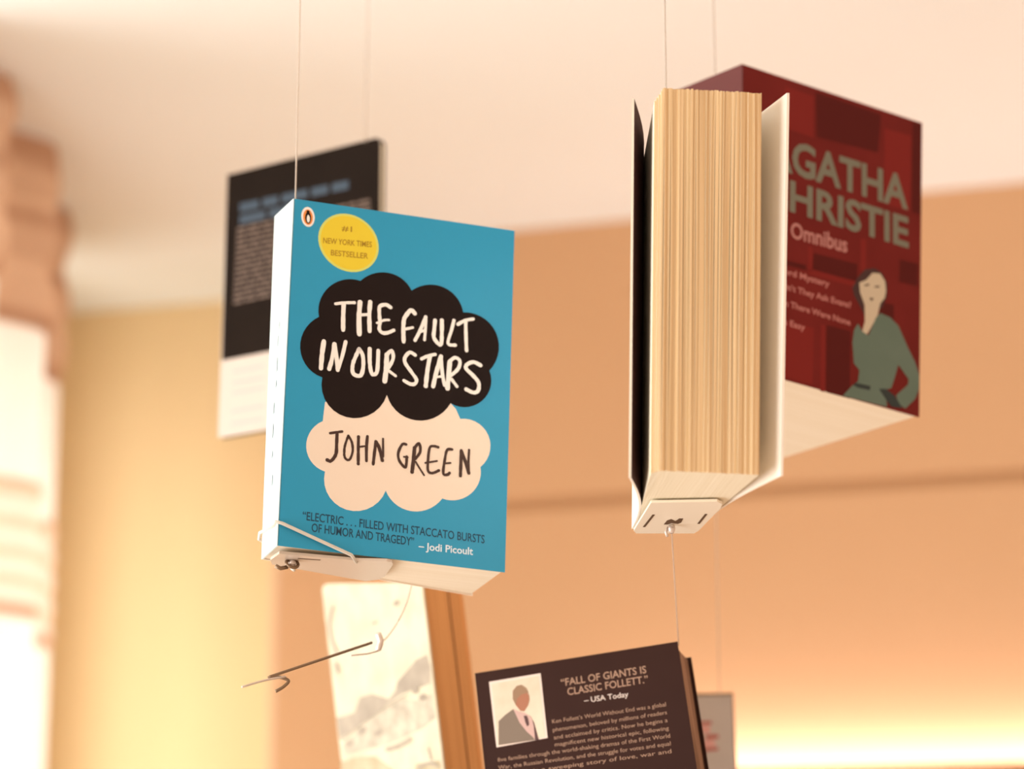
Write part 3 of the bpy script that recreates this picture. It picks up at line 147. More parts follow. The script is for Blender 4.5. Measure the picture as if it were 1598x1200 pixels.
'loop':[[-0.07283,1.31,1.67907],[-0.06861,1.31,1.683],[-0.06302,1.31,1.69158],[-0.05885,1.31,1.7009],[-0.05644,1.31,1.70954],[-0.05544,1.31,1.71604]],
'low':[[-0.07454,1.31,1.67444],[-0.07888,1.3,1.6717],[-0.08769,1.29,1.66933]]},
'strings':[[-0.11863,1.23553,1.91259],[-0.10357,1.58585,2.07198],[0.07855,1.13537,1.93087],[0.12373,1.35541,2.03345]],
's6':[0.08335,1.22012,1.72629],
's6b':[0.09293,1.31869,1.679],
's7':[0.1416,1.62,1.68681],
'seam':2.1428}
D['text_dark_first'] = '“' + 'ELEC' + 'TRIC' + ' . . . FILLED WITH STACCATO BURSTS'
D['b1']['text_dark'][0][0] = D['text_dark_first']
D['b6']['big'][0][0] = '“' + 'FA' + 'LL' + ' OF GIANTS IS'

# ------------------------------------------------------------------ materials
MATS = {}
def mat(name, c, rough=0.5, spec=0.4, **k):
    if name in MATS: return MATS[name]
    m = bpy.data.materials.new(name); m.use_nodes = True
    b = m.node_tree.nodes['Principled BSDF']
    b.inputs['Base Color'].default_value = (*c, 1); b.inputs['Roughness'].default_value = rough
    b.inputs['Specular IOR Level'].default_value = spec
    for key, v in k.items(): b.inputs[key.replace('_', ' ')].default_value = v
    MATS[name] = m
    return m
def mottled(name, c1, c2, scale=(8, 8, 8), nscale=1.0, rough=0.6, lo=0.35, hi=0.65, spec=0.3, detail=3.0, bump=0.0):
    """noise in object space between two colours; a stretched scale makes page lines or grain"""
    m = mat(name, c1, rough, spec); nt = m.node_tree; b = nt.nodes['Principled BSDF']
    tc = nt.nodes.new('ShaderNodeTexCoord'); mp = nt.nodes.new('ShaderNodeMapping')
    mp.inputs['Scale'].default_value = scale
    n = nt.nodes.new('ShaderNodeTexNoise'); n.inputs['Scale'].default_value = nscale; n.inputs['Detail'].default_value = detail
    r = nt.nodes.new('ShaderNodeValToRGB')
    r.color_ramp.elements[0].position = lo; r.color_ramp.elements[0].color = (*c1, 1)
    r.color_ramp.elements[1].position = hi; r.color_ramp.elements[1].color = (*c2, 1)
    nt.links.new(tc.outputs['Object'], mp.inputs[0]); nt.links.new(mp.outputs[0], n.inputs['Vector'])
    nt.links.new(n.outputs['Fac'], r.inputs[0]); nt.links.new(r.outputs[0], b.inputs['Base Color'])
    if bump:
        bp = nt.nodes.new('ShaderNodeBump'); bp.inputs['Strength'].default_value = bump; bp.inputs['Distance'].default_value = 0.002
        nt.links.new(n.outputs['Fac'], bp.inputs['Height']); nt.links.new(bp.outputs[0], b.inputs['Normal'])
    return m

paper = mottled('page_paper', (0.80, 0.70, 0.53), (0.90, 0.83, 0.69), (3, 1500, 3), 1.0, 0.8, 0.3, 0.7, 0.1)
fore_paper = mottled('aged_fore_edge', (0.71, 0.48, 0.26), (0.93, 0.71, 0.43), (260, 4, 1.6), 1.0, 0.8, 0.36, 0.62, 0.1)
pale_paper = mottled('pale_page_bottom', (0.80, 0.72, 0.54), (0.90, 0.84, 0.68), (900, 3, 3), 1.0, 0.8, 0.3, 0.7, 0.1)
card_white = mat('white_card', (0.95, 0.87, 0.77), 0.6)
blue = mat('blue_cover_print', (0.018, 0.315, 0.55), 0.4, 0.4)
spine_blue = mat('glare_paled_spine_print', (0.72, 0.88, 0.90), 0.3, 0.5)  # blue spine made pale: window glare is put into its colour
black_ink = mat('black_print', (0.013, 0.0065, 0.0055), 0.6, 0.12)
peach = mat('cream_print', (0.87, 0.74, 0.62), 0.4)
title_ink = mat('cream_lettering_print', (0.92, 0.88, 0.84), 0.4)
author_ink = mat('dark_brown_ink', (0.05, 0.018, 0.01), 0.5)
gold = mat('yellow_print', (0.80, 0.62, 0.03), 0.4)
gold_rim = mat('pale_yellow_print', (0.68, 0.72, 0.16), 0.4)
gold_ink = mat('mustard_ink', (0.42, 0.24, 0.01), 0.5)
teal_ink = mat('dark_teal_ink', (0.006, 0.055, 0.11), 0.5)
white_ink = mat('white_ink', (0.72, 0.86, 0.98), 0.5)
orange_ink = mat('orange_print', (0.85, 0.28, 0.06), 0.5)
grey_ink = mat('grey_spine_ink', (0.52, 0.58, 0.60), 0.5)
red = mottled('dark_red_cover_print', (0.150, 0.013, 0.010), (0.18, 0.016, 0.013), (20, 20, 20), 1.0, 0.6, 0.35, 0.65, 0.12)
red_dark = mat('maroon_panel_print', (0.095, 0.009, 0.007), 0.6, 0.12)
red_light = mat('brick_red_panel_print', (0.215, 0.018, 0.014), 0.6, 0.12)
plum = mat('plum_spine_print', (0.13, 0.03, 0.03), 0.35)
khaki = mat('khaki_lettering_print', (0.185, 0.18, 0.13), 0.5)
pink_ink = mat('pink_lettering_print', (0.52, 0.22, 0.20), 0.5)
rose_ink = mat('rose_lettering_print', (0.55, 0.20, 0.18), 0.5)
skin_print = mat('skin_tone_print', (0.62, 0.52, 0.38), 0.5)
hair_print = mat('dark_hair_print', (0.05, 0.012, 0.01), 0.5)
dress_print = mottled('sage_green_print', (0.12, 0.175, 0.135), (0.135, 0.19, 0.15), (30, 30, 30), 1.0, 0.5)
belt_print = mat('black_green_print', (0.02, 0.03, 0.028), 0.5)
maroon_in = mat('dark_maroon_cover_lining', (0.045, 0.006, 0.003), 0.6)
brown_cover = mottled('dark_brown_cover_print', (0.034, 0.013, 0.010), (0.040, 0.016, 0.012), (12, 12, 12), 1.0, 0.55, 0.35, 0.65, 0.15)
copper_ink = mat('tan_lettering_print', (0.42, 0.26, 0.18), 0.5)
pale_ink = mat('pale_lettering_print', (0.72, 0.62, 0.56), 0.5)
photo_border = mat('photograph_border_print', (0.84, 0.70, 0.62), 0.5)
photo_back = mottled('photograph_backdrop_print', (0.70, 0.60, 0.46), (0.80, 0.70, 0.56), (60, 60, 60), 1.0, 0.5)
suit_print = mat('taupe_suit_print', (0.22, 0.17, 0.13), 0.5)
shirt_print = mat('pinkish_shirt_print', (0.62, 0.42, 0.38), 0.5)
face_print = mat('face_tone_print', (0.40, 0.17, 0.10), 0.5)
greyhair_print = mat('grey_hair_print', (0.32, 0.20, 0.12), 0.5)
tie_print = mat('dark_tie_print', (0.10, 0.05, 0.05), 0.5)
cream_cover = mottled('cream_landscape_print', (0.56, 0.49, 0.35), (0.65, 0.59, 0.43), (40, 40, 40), 1.0, 0.5, 0.35, 0.6)
art_grey = mottled('grey_wash_print', (0.30, 0.25, 0.19), (0.40, 0.34, 0.26), (50, 50, 50), 1.0, 0.5)
art_mid = mottled('beige_wash_print', (0.38, 0.33, 0.25), (0.56, 0.50, 0.38), (90, 60, 90), 1.0, 0.5)
art_tan = mottled('tan_wash_print', (0.40, 0.33, 0.20), (0.50, 0.43, 0.28), (60, 60, 60), 1.0, 0.5)
brown_edge = mottled('orange_brown_page_edge', (0.56, 0.25, 0.085), (0.72, 0.35, 0.13), (4, 900, 4), 1.0, 0.7)
dark_line = mat('page_gap_shade', (0.16, 0.06, 0.025), 0.8)  # shade in the gap between the page halves, as a colour
old_edge = mottled('brown_deckled_edge', (0.13, 0.06, 0.03), (0.36, 0.20, 0.13), (30, 400, 12), 1.0, 0.8, 0.4, 0.6)
black_cover = mottled('black_cover_print', (0.013, 0.009, 0.007), (0.018, 0.012, 0.009), (12, 12, 12), 1.0, 0.8, 0.35, 0.65, 0.05)
navy_ink = mat('dark_blue_lettering_print', (0.035, 0.06, 0.09), 0.5)
taupe_ink = mat('taupe_text_print', (0.15, 0.10, 0.075), 0.5)
low_cream = mat('cream_pink_cover_print', (0.62, 0.53, 0.46), 0.5)
low_mark = mat('faint_lilac_text_print', (0.50, 0.44, 0.42), 0.5)
grey_cover = mottled('grey_taupe_cover_print', (0.40, 0.34, 0.30), (0.46, 0.39, 0.34), (15, 15, 15), 1.0, 0.5)
redtxt = mat('faded_red_lettering_print', (0.36, 0.08, 0.06), 0.5)
pinktxt = mat('faded_pink_print', (0.58, 0.28, 0.24), 0.5)
plastic = mat('beige_translucent_plastic', (0.60, 0.50, 0.41), 0.25, 0.5)
plate_white = mat('ivory_plastic_plate', (0.90, 0.82, 0.68), 0.35, 0.5)
slot_dark = mat('dark_slot_opening', (0.10, 0.05, 0.02), 0.8)
clear = mat('clear_elastic_band', (0.66, 0.62, 0.54), 0.2, 0.5)
steel = mat('brown_steel_bar', (0.23, 0.15, 0.09), 0.35, 0.5, Metallic=0.6)
crimp_m = mat('pale_metal_crimp', (0.75, 0.66, 0.60), 0.3, 0.5, Metallic=0.4)
line_m = mat('nylon_thread', (0.62, 0.52, 0.44), 0.4, 0.4, Alpha=0.4)
bright_line = mat('pale_nylon_thread', (0.70, 0.60, 0.50), 0.3, 0.5, Alpha=0.7)
wall_paint = mottled('apricot_wall_paint', (0.66, 0.415, 0.24), (0.69, 0.435, 0.255), (1.5, 1.5, 1.5), 1.0, 0.85, 0.3, 0.7, 0.1)
lit_paint = mottled('lit_wall_paint', (0.78, 0.61, 0.36), (0.81, 0.635, 0.38), (1.5, 1.5, 1.5), 1.0, 0.85, 0.3, 0.7, 0.1)  # same paint as the right wall, stronger window light put into the colour
ceiling_paint = mottled('off_white_ceiling_paint', (0.82, 0.87, 0.88), (0.84, 0.89, 0.90), (1.5, 1.5, 1.5), 1.0, 0.9, 0.3, 0.7, 0.1)
groove_paint = mat('shaded_seam_paint', (0.58, 0.35, 0.19), 0.9)  # wall paint darkened: shade inside the groove put into the colour
bead_paint = mat('window_lit_corner_bead', (0.74, 0.53, 0.38), 0.7)  # paler than the wall: light on the rounded corner put into the colour
frame_white = mat('white_window_paint', (0.85, 0.83, 0.80), 0.5)

def curtain_material():
    m = bpy.data.materials.new('striped_curtain_cloth'); m.use_nodes = True; nt = m.node_tree; N = nt.nodes; Lk = nt.links.new
    b = N['Principled BSDF']; out = N['Material Output']
    tc = N.new('ShaderNodeTexCoord'); sp = N.new('ShaderNodeSeparateXYZ'); Lk(tc.outputs['Object'], sp.inputs[0])
    r = N.new('ShaderNodeValToRGB'); r.color_ramp.interpolation = 'LINEAR'
    mr = N.new('ShaderNodeMapRange'); mr.inputs['From Min'].default_value = 1.9; mr.inputs['From Max'].default_value = 2.56
    Lk(sp.outputs['Z'], mr.inputs['Value']); Lk(mr.outputs[0], r.inputs[0])
    W_, P_, T_, O_ = (0.93, 0.91, 0.88), (0.90, 0.83, 0.77), (0.86, 0.73, 0.62), (0.74, 0.57, 0.47)
    T2, O2 = (0.76, 0.59, 0.46), (0.62, 0.43, 0.31)  # top band stripes darkened: lack of light from behind put into the colour
    def z(v): return (v - 1.9) / 0.66
    stops = [(1.925, W_), (1.932, O_), (1.942, O_), (1.950, P_), (1.966, P_), (1.974, T_), (1.982, P_), (2.000, P_), (2.008, T_), (2.016, P_),
             (2.038, P_), (2.046, T_), (2.054, P_), (2.078, P_), (2.090, T_), (2.098, O_), (2.106, W_), (2.296, W_), (2.302, O2), (2.312, O2), (2.322, T2),
             (2.36, T2), (2.38, T2), (2.42, T2), (2.44, O2), (2.46, T2), (2.48, T2), (2.50, T2), (2.52, O2), (2.55, O2)]
    els = r.color_ramp.elements
    els[0].position = 0.0; els[0].color = (*W_, 1); els[1].position = 1.0; els[1].color = (*O2, 1)
    for zz, c in stops:
        e = els.new(z(zz)); e.color = (*c, 1)
    Lk(r.outputs[0], b.inputs['Base Color']); b.inputs['Roughness'].default_value = 0.9
    tr = N.new('ShaderNodeBsdfTranslucent'); Lk(r.outputs[0], tr.inputs[0])
    mx = N.new('ShaderNodeMixShader'); mx.inputs[0].default_value = 0.5
    Lk(b.outputs[0], mx.inputs[1]); Lk(tr.outputs[0], mx.inputs[2]); Lk(mx.outputs[0], out.inputs[0])
    return m
def glass_material():
    m = bpy.data.materials.new('window_glass'); m.use_nodes = True; nt = m.node_tree; N = nt.nodes; N.remove(N['Principled BSDF'])
    t = N.new('ShaderNodeBsdfTransparent'); g = N.new('ShaderNodeBsdfGlossy'); g.inputs['Roughness'].default_value = 0.02
    mx = N.new('ShaderNodeMixShader'); mx.inputs[0].default_value = 0.06
    nt.links.new(t.outputs[0], mx.inputs[1]); nt.links.new(g.outputs[0], mx.inputs[2]); nt.links.new(mx.outputs[0], N['Material Output'].inputs[0])
    return m
def lamp_material():
    m = bpy.data.materials.new('warm_lamp_strip'); m.use_nodes = True; b = m.node_tree.nodes['Principled BSDF']
    b.inputs['Emission Color'].default_value = (1.0, 0.75, 0.45, 1); b.inputs['Emission Strength'].default_value = 4.0
    return m

# ------------------------------------------------------------------ helpers
def link(name, verts, faces, m, parent=None, smooth=False, fidx=None, mats=None):
    me = bpy.data.meshes.new(name); me.from_pydata([tuple(v) for v in verts], [], faces); me.validate()
    bm = bmesh.new(); bm.from_mesh(me); bmesh.ops.recalc_face_normals(bm, faces=bm.faces); bm.to_mesh(me); bm.free()
    for mm in (mats or [m]): me.materials.append(mm)
    if fidx:
        for p, i in zip(me.polygons, fidx): p.material_index = i
    for p in me.polygons: p.use_smooth = smooth
    o = bpy.data.objects.new(name, me); col.objects.link(o)
    if parent: o.parent = parent
    return o
def thing(name, label, cat, loc=(0, 0, 0), rot=(0, 0, 0), group=None):
    o = bpy.data.objects.new(name, None); col.objects.link(o); o.location = loc; o.rotation_euler = rot
    o.empty_display_size = 0.02; o['label'] = label; o['category'] = cat
    if group: o['group'] = group
    return o
def tag(o, label, cat, group=None):
    o['label'] = label; o['category'] = cat
    if group: o['group'] = group
    return o
def structure(o): o['kind'] = 'structure'; return o

def prism_data(a, b):
    n = len(a); vs = [tuple(p) for p in a] + [tuple(p) for p in b]
    fs = [list(range(n)), [n + i for i in reversed(range(n))]] + [[i, (i+1) % n, n + (i+1) % n, n + i] for i in range(n)]
    return vs, fs
def prism(name, a, b, m, parent, **k):
    vs, fs = prism_data(a, b); return link(name, vs, fs, m, parent, **k)
class Build:
    def __init__(s): s.v = []; s.f = []
    def add(s, vs, fs):
        n = len(s.v); s.v += [tuple(v) for v in vs]; s.f += [[i + n for i in f] for f in fs]
    def prism(s, a, b): s.add(*prism_data(a, b))
    def box(s, x0, x1, y0, y1, z0, z1):
        s.prism([(x0, y0, z0), (x1, y0, z0), (x1, y0, z1), (x0, y0, z1)], [(x0, y1, z0), (x1, y1, z0), (x1, y1, z1), (x0, y1, z1)])
    def tube(s, pts, r, n=8):
        pts = [Vector(p) for p in pts]; rings = []
        up = Vector((0.31, 0.22, 0.92))
        for i, p in enumerate(pts):
            t = (pts[min(i+1, len(pts)-1)] - pts[max(i-1, 0)]).normalized()
            if abs(t.dot(up)) > 0.95: up = Vector((0.9, 0.3, 0.1))
            u = t.cross(up).normalized(); w = t.cross(u)
            rr = r[i] if isinstance(r, (list, tuple)) else r
            rings.append([p + (u*math.cos(2*math.pi*k/n) + w*math.sin(2*math.pi*k/n))*rr for k in range(n)])
        vs = [q for g in rings for q in g]; fs = []
        for i in range(len(rings)-1):
            for k in range(n): fs.append([i*n+k, i*n+(k+1) % n, (i+1)*n+(k+1) % n, (i+1)*n+k])
        fs += [list(range(n)), [(len(rings)-1)*n+k for k in range(n)]]
        s.add(vs, fs)
    def build(s, name, m, parent=None, **k): return link(name, s.v, s.f, m, parent, **k)
def smooth_path(p, n=6):
    out = []
    for i in range(len(p)-1):
        a = p[max(i-1, 0)]; b = p[i]; c = p[i+1]; d = p[min(i+2, len(p)-1)]
        for k in range(n):
            t = k/n
            out.append([0.5*((2*b[j]) + (-a[j]+c[j])*t + (2*a[j]-5*b[j]+4*c[j]-d[j])*t*t + (-a[j]+3*b[j]-3*c[j]+d[j])*t**3) for j in range(len(b))])
    out.append(list(p[-1]))
    return out

def printed(name, polys, y, m, parent, ink=0.00005):
    """printed shapes lying on a cover plane: polygons of (x, z), a film of ink thick"""
    B = Build()
    for q in polys: B.prism([(p[0], y, p[1]) for p in q], [(p[0], y + ink, p[1]) for p in q])
    return B.build(name, m, parent)
PXM = 0.000341      # metres on the blue cover for one unit of stroke width
def brush(name, strokes, y, m, parent, unit=PXM, seed=1, ink=0.00005):
    """hand drawn strokes with round ends, a little uneven in width"""
    rnd = random.Random(seed); B = Build(); layer = 0
    for pts, w in strokes:
        pts = smooth_path(pts, 5) if len(pts) > 2 else [[pts[0][j] + (pts[1][j]-pts[0][j])*i/4 for j in (0, 1)] for i in range(5)]
        L_, R_ = [], []; n = len(pts)
        hw = w*unit/2
        for i, p in enumerate(pts):
            a = pts[max(i-1, 0)]; b = pts[min(i+1, n-1)]
            tx, tz = b[0]-a[0], b[1]-a[1]; l = math.hypot(tx, tz) or 1e-9
            k = hw*(0.9 + 0.22*rnd.random())
            L_.append((p[0]-tz/l*k, p[1]+tx/l*k)); R_.append((p[0]+tz/l*k, p[1]-tx/l*k))
        yy = y - 0.000006*(len(B.f) and layer)
        layer += 1
        B.add([(p[0], yy, p[1]) for p in L_ + R_], [[i, i+1, n+i+1, n+i] for i in range(n-1)])
        for p, l_, r_ in ((pts[0], L_[0], R_[0]), (pts[-1], R_[-1], L_[-1])):
            a0 = math.atan2(l_[1]-p[1], l_[0]-p[0]); rr = math.hypot(l_[0]-p[0], l_[1]-p[1])
            B.add([(p[0]+rr*math.cos(a0+math.pi*t/6), yy, p[1]+rr*math.sin(a0+math.pi*t/6)) for t in range(7)], [list(range(7))])
    return B.build(name, m, parent)
CAP = [None]
def glyphs(body, bold):
    c = bpy.data.curves.new('lettering', 'FONT'); c.body = body; c.size = 1.0; c.offset = bold; c.resolution_u = 3
    o = bpy.data.objects.new('lettering', c); col.objects.link(o)
    bpy.context.view_layer.update()
    me = bpy.data.meshes.new_from_object(o.evaluated_get(bpy.context.evaluated_depsgraph_get()))
    vs = [tuple(v.co) for v in me.vertices]; fs = [list(p.vertices) for p in me.polygons]
    bpy.data.objects.remove(o); bpy.data.curves.remove(c); bpy.data.meshes.remove(me)
    return vs, fs
def lettering(name, lines, y, m, parent, bold=0.0, lean=0.0):
    if CAP[0] is None:
        vs, _ = glyphs('H', 0.0); CAP[0] = max(v[1] for v in vs)
    B = Build()
    for body, p0, p1, cap in lines:
        vs, fs = glyphs(body, bold)
        x0 = min(v[0] for v in vs); x1 = max(v[0] for v in vs)
        out = []
        for v in vs:
            t = (v[0]-x0)/(x1-x0); h = v[1]/CAP[0]*cap
            out.append((p0[0]+(p1[0]-p0[0])*t + h*lean, y, p0[1]+(p1[1]-p0[1])*t + h))
        B.add(out, fs)
    return B.build(name, m, parent)

# ------------------------------------------------------------------ the room
CEIL = 2.55; SEAM = D['seam']
def wall_frame(o): o.location = (WALL_ORG[0], WALL_ORG[1], 0); o.rotation_euler = (0, 0, WALL_ROT); return o
B = Build(); B.box(0.012, 3.2, 0, 0.215, 0, SEAM - 0.009); B.box(0.012, 3.2, 0, 0.215, SEAM + 0.009, CEIL)
wall_frame(structure(B.build('wall_back', wall_paint)))
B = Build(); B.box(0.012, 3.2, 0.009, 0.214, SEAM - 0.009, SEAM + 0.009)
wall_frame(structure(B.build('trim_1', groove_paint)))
# rounded corner bead where the wall turns
B = Build(); n = 8; a = []
for i in range(n+1):
    t = math.pi/2*i/n; a.append((0.012 - 0.012*math.cos(t), 0.012 - 0.012*math.sin(t)))
a += [(0.012, 0.215), (0.0, 0.215)]
B.prism([(p[0], p[1], 0) for p in a], [(p[0], p[1], CEIL) for p in a])
wall_frame(structure(B.build('trim_2', bead_paint)))
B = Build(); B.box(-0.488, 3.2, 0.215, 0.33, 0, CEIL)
wall_frame(structure(B.build('wall_far', lit_paint)))
B = Build(); B.box(-3.6, 4.2, -2.5, 4.6, CEIL, CEIL + 0.1)
structure(B.build('ceiling', ceiling_paint))
# left wall with its window; local x runs from the far corner towards the viewer
LC = (-0.754, 3.7434); LROT = math.atan2(-0.995, -0.10)
def left_frame(o): o.location = (LC[0], LC[1], 0); o.rotation_euler = (0, 0, LROT); return o
WINS = ((0.22, 1.5), (2.2, 3.7)); WZ0, WZ1 = 0.8, 2.3
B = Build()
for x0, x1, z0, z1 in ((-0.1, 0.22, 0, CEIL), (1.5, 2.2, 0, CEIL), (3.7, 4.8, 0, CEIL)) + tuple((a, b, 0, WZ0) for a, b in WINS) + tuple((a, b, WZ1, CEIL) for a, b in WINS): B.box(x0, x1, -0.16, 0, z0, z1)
left_frame(structure(B.build('wall_left', lit_paint)))
for k, (WX0, WX1) in enumerate(WINS):
    B = Build(); mid = (WX0+WX1)/2
    for x0, x1, z0, z1 in ((WX0, WX1, WZ0, WZ0+.05), (WX0, WX1, WZ1-.05, WZ1), (WX0, WX0+.05, WZ0+.05, WZ1-.05), (WX1-.05, WX1, WZ0+.05, WZ1-.05), (mid-.02, mid+.02, WZ0+.05, WZ1-.05)): B.box(x0, x1, -0.12, -0.07, z0, z1)
    wf = left_frame(structure(B.build('window_%d' % (k+1), frame_white)))
    B = Build(); B.box(WX0+.05, WX1-.05, -0.097, -0.093, WZ0+.05, WZ1-.05); B.build('window_pane', glass_material(), wf)
# ledge along the right wall with the lamp strip behind its lip
B = Build(); B.box(0.42, 2.6, -0.055, 0, 1.70, 1.750); B.box(0.42, 2.6, -0.055, -0.046, 1.750, 1.7635)
wall_frame(structure(B.build('trim_3', mat('brown_wood_ledge', (0.36, 0.17, 0.07), 0.5))))
B = Build(); B.box(0.47, 2.38, -0.042, -0.012, 1.750, 1.755)
o = B.build('strip_light', lamp_material()); wall_frame(o)
tag(o, 'warm glowing lamp strip lying behind the lip of the brown wall ledge', 'lamp')

# curtain
cm = curtain_material()
plan = [(-0.70, 3.34), (-0.648, 3.26), (-0.630, 3.19), (-0.665, 3.13), (-0.66, 3.07), (-0.612, 2.99), (-0.597, 2.92), (-0.65, 2.86), (-0.66, 2.80),
        (-0.62, 2.73), (-0.61, 2.67), (-0.67, 2.61), (-0.68, 2.55), (-0.65, 2.49)]
def cloth_bump(z):
    if z > 2.30: return 0.002 + 0.009*abs(math.sin((z - 2.30)/0.085*math.pi))
    if 1.93 < z < 2.11: return 0.006*abs(math.sin((z - 1.93)/0.036*math.pi)) - 0.002
    return 0.0
pp = smooth_path(plan, 5); zs = [0.05 + (1.88-0.05)*i/14 for i in range(14)] + [1.88 + (CEIL-0.0008-1.88)*i/150 for i in range(151)]
vs = []; fs = []
for z in zs:
    bmp = cloth_bump(z)
    for i, p in enumerate(pp):
        a = pp[max(i-1, 0)]; b = pp[min(i+1, len(pp)-1)]; tx, ty = b[0]-a[0], b[1]-a[1]; l = math.hypot(tx, ty)
        sway = 0.004*math.sin(z*3.1 + i*0.35) + (0.003*math.sin(z*41 + i*0.5) if z > 2.3 else 0)
        vs.append((p[0] - ty/l*(bmp) + sway, p[1] + tx/l*bmp, z))
m_ = len(pp)
for r_ in range(len(zs)-1):
    for i in range(m_-1): fs.append([r_*m_+i, r_*m_+i+1, (r_+1)*m_+i+1, (r_+1)*m_+i])
o = link('curtain', vs, fs, cm, None, smooth=True)
sd = o.modifiers.new('cloth', 'SOLIDIFY'); sd.thickness = 0.0012
tag(o, 'white curtain with pinkish tan stripe bands gathered beside the window', 'curtain')

# ------------------------------------------------------------------ books
def book_root(key, label):
    d = D[key]; return thing('book', label, 'book', d['loc'], d['rot'], 'books hanging on threads from the ceiling')
T_ = 0.0006
def lerp(a, b, t): return a + (b-a)*t
def paperback(root, F4, back4, cover_m, back_m, spine_m, page_m, side='left', inset=0.0012):
    """F4 = front cover corners TL TR BR BL as (x,z) at y=0; back4 = the matching (x,y,z) corners of the back cover"""
    f = [(p[0], 0.0, p[1]) for p in F4]; bk = [tuple(p) for p in back4]
    def inn(p, q, k=T_):
        v = Vector(q)-Vector(p); return tuple(Vector(p)+v.normalized()*k)
    fc = prism('front_cover', f, [inn(a, b) for a, b in zip(f, bk)], cover_m, root)
    bc = prism('back_cover', [inn(b, a) for a, b in zip(f, bk)], bk, back_m, root)
    # page block
    def shrink(q):
        c = sum((Vector(p) for p in q), Vector())/4
        out = []
        for p in q:
            v = Vector(p); d_ = v - c
            out.append(Vector((c.x + d_.x - math.copysign(inset, d_.x), v.y, c.z + d_.z - math.copysign(inset*0.6, d_.z))))
        return out
    a = shrink([inn(p, q, T_*1.02) for p, q in zip(f, bk)]); b = shrink([inn(q, p, T_*1.02) for p, q in zip(f, bk)])
    pb = prism('page_block', a, b, page_m, root)
    # spine card
    i0, i1 = (0, 3) if side == 'left' else (1, 2)
    sgn = 1 if side == 'left' else -1
    e = 0.0004
    s_ = [f[i0], bk[i0], bk[i1], f[i1]]
    sp = prism('spine', [(p[0]-sgn*e, p[1], p[2]) for p in s_], [(p[0]+sgn*T_, p[1], p[2]) for p in s_], spine_m, root)
    return fc, bc, pb, sp

# --- blue paperback with clouds
d = D['b1']; F4 = d['front']
b1 = book_root('b1', 'bright blue paperback with black and cream clouds, a yellow disc and hand-drawn title')
bx = [(d['tl'][0], d['tl'][1], d['tl'][2]-0.003), (F4[1][0]+0.001, 0.055, F4[1][1]), (d['bl'][1][0], d['bl'][1][1], -0.099), (d['bl'][0][0], d['bl'][0][1], -0.099)]
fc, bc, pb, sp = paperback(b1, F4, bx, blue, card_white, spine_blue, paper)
printed('cream_cloud', [d['white_cloud']], -0.00006, peach, fc)
printed('black_cloud', [d['black_cloud']], -0.00014, black_ink, fc)
brush('title_lettering', d['title'], -0.00022, title_ink, fc, seed=3)
brush('author_lettering', d['author'], -0.00016, author_ink, fc, seed=5)
printed('yellow_disc', [d['circle']], -0.00006, gold_rim, fc); printed('yellow_disc', [d['circle_in']], -0.00012, gold, fc)
lettering('disc_lettering', d['text_gold'], -0.0002, gold_ink, fc, 0.012)
lettering('quote_lettering', d['text_dark'], -0.0001, teal_ink, fc, 0.009)
lettering('name_lettering', d['text_white'], -0.0001, white_ink, fc, 0.02)
for i, (q, m) in enumerate(zip(d['logo'], (title_ink, orange_ink, black_ink, title_ink, black_ink))):
    printed('publisher_emblem', [q], -0.00006 - 0.00005*i, m, fc)
B = Build()
for k, p in enumerate(d['spine_marks']):
    p = (p[0] - 0.003, p[1]); w_, h_ = 0.005, 0.0022 + 0.001*(k % 3)
    x_ = F4[0][0] - 0.00055 + (F4[3][0]-F4[0][0])*((0.099-p[1])/0.198)
    B.add([(x_, p[0]-w_/2, p[1]-h_), (x_, p[0]+w_/2, p[1]-h_), (x_, p[0]+w_/2, p[1]+h_), (x_, p[0]-w_/2, p[1]+h_)], [[0, 1, 2, 3]])
B.build('spine_lettering', grey_ink, sp)

# its plastic holder: plate below, clear band round the corner, ring
h1 = thing('book_holder', 'beige plastic plate with clear band and ring under the bright blue book', 'book holder', d['loc'], d['rot'], 'plastic book holders')
prism('holder_plate', [(p[0], p[1], -0.1001) for p in d['plate']], [(p[0], p[1], -0.1016) for p in d['plate']], plastic, h1)
a, b = d['slot']; B = Build(); B.prism([(a[0], a[1]-.0009, -0.10165), (b[0], b[1]-.0009, -0.10165), (b[0], b[1]+.0009, -0.10165), (a[0], a[1]+.0009, -0.10165)], [(a[0], a[1]-.0009, -0.1015), (b[0], b[1]-.0009, -0.1015), (b[0], b[1]+.0009, -0.1015), (a[0], a[1]+.0009, -0.1015)])
B.build('plate_slot', slot_dark, h1)
fr = d['band']['front']; s2 = d['band']['spine']
xl = F4[3][0] - 0.0016
path = [(fr[0][0], 0.002, -0.1022), (fr[1][0], -0.0014, fr[1][1]), (fr[1][0]*.6+fr[2][0]*.4, -0.0013, fr[1][1]*.6+fr[2][1]*.4), (fr[2][0]+.002, -0.0013, fr[2][1]-.0006), (fr[2][0]-0.0012, -0.0010, fr[2][1]), (xl-0.0004, 0.003, fr[2][1]-.0014),
        (xl, s2[1][0]-.003, s2[1][1]+.001), (xl+0.0012, s2[1][0]+.0026, s2[1][1]-.001), (xl+0.009, 0.0388, s2[1][1]-.003), (xl+0.02, 0.0405, -0.0965), (xl+0.022, 0.0400, -0.0992), (xl+0.022, 0.0365, -0.1009)]
B = Build(); B.tube(path, 0.00095, 8); B.build('elastic_band', clear, h1, smooth=True)
ex, ey = d['eye']
def ring_pts(cx, cy, cz, r, ax='z', n=20):
    return [(cx + r*math.cos(2*math.pi*i/n), cy + r*0.6*math.sin(2*math.pi*i/n), cz + (r*math.sin(2*math.pi*i/n)*0.8)) for i in range(n+1)]
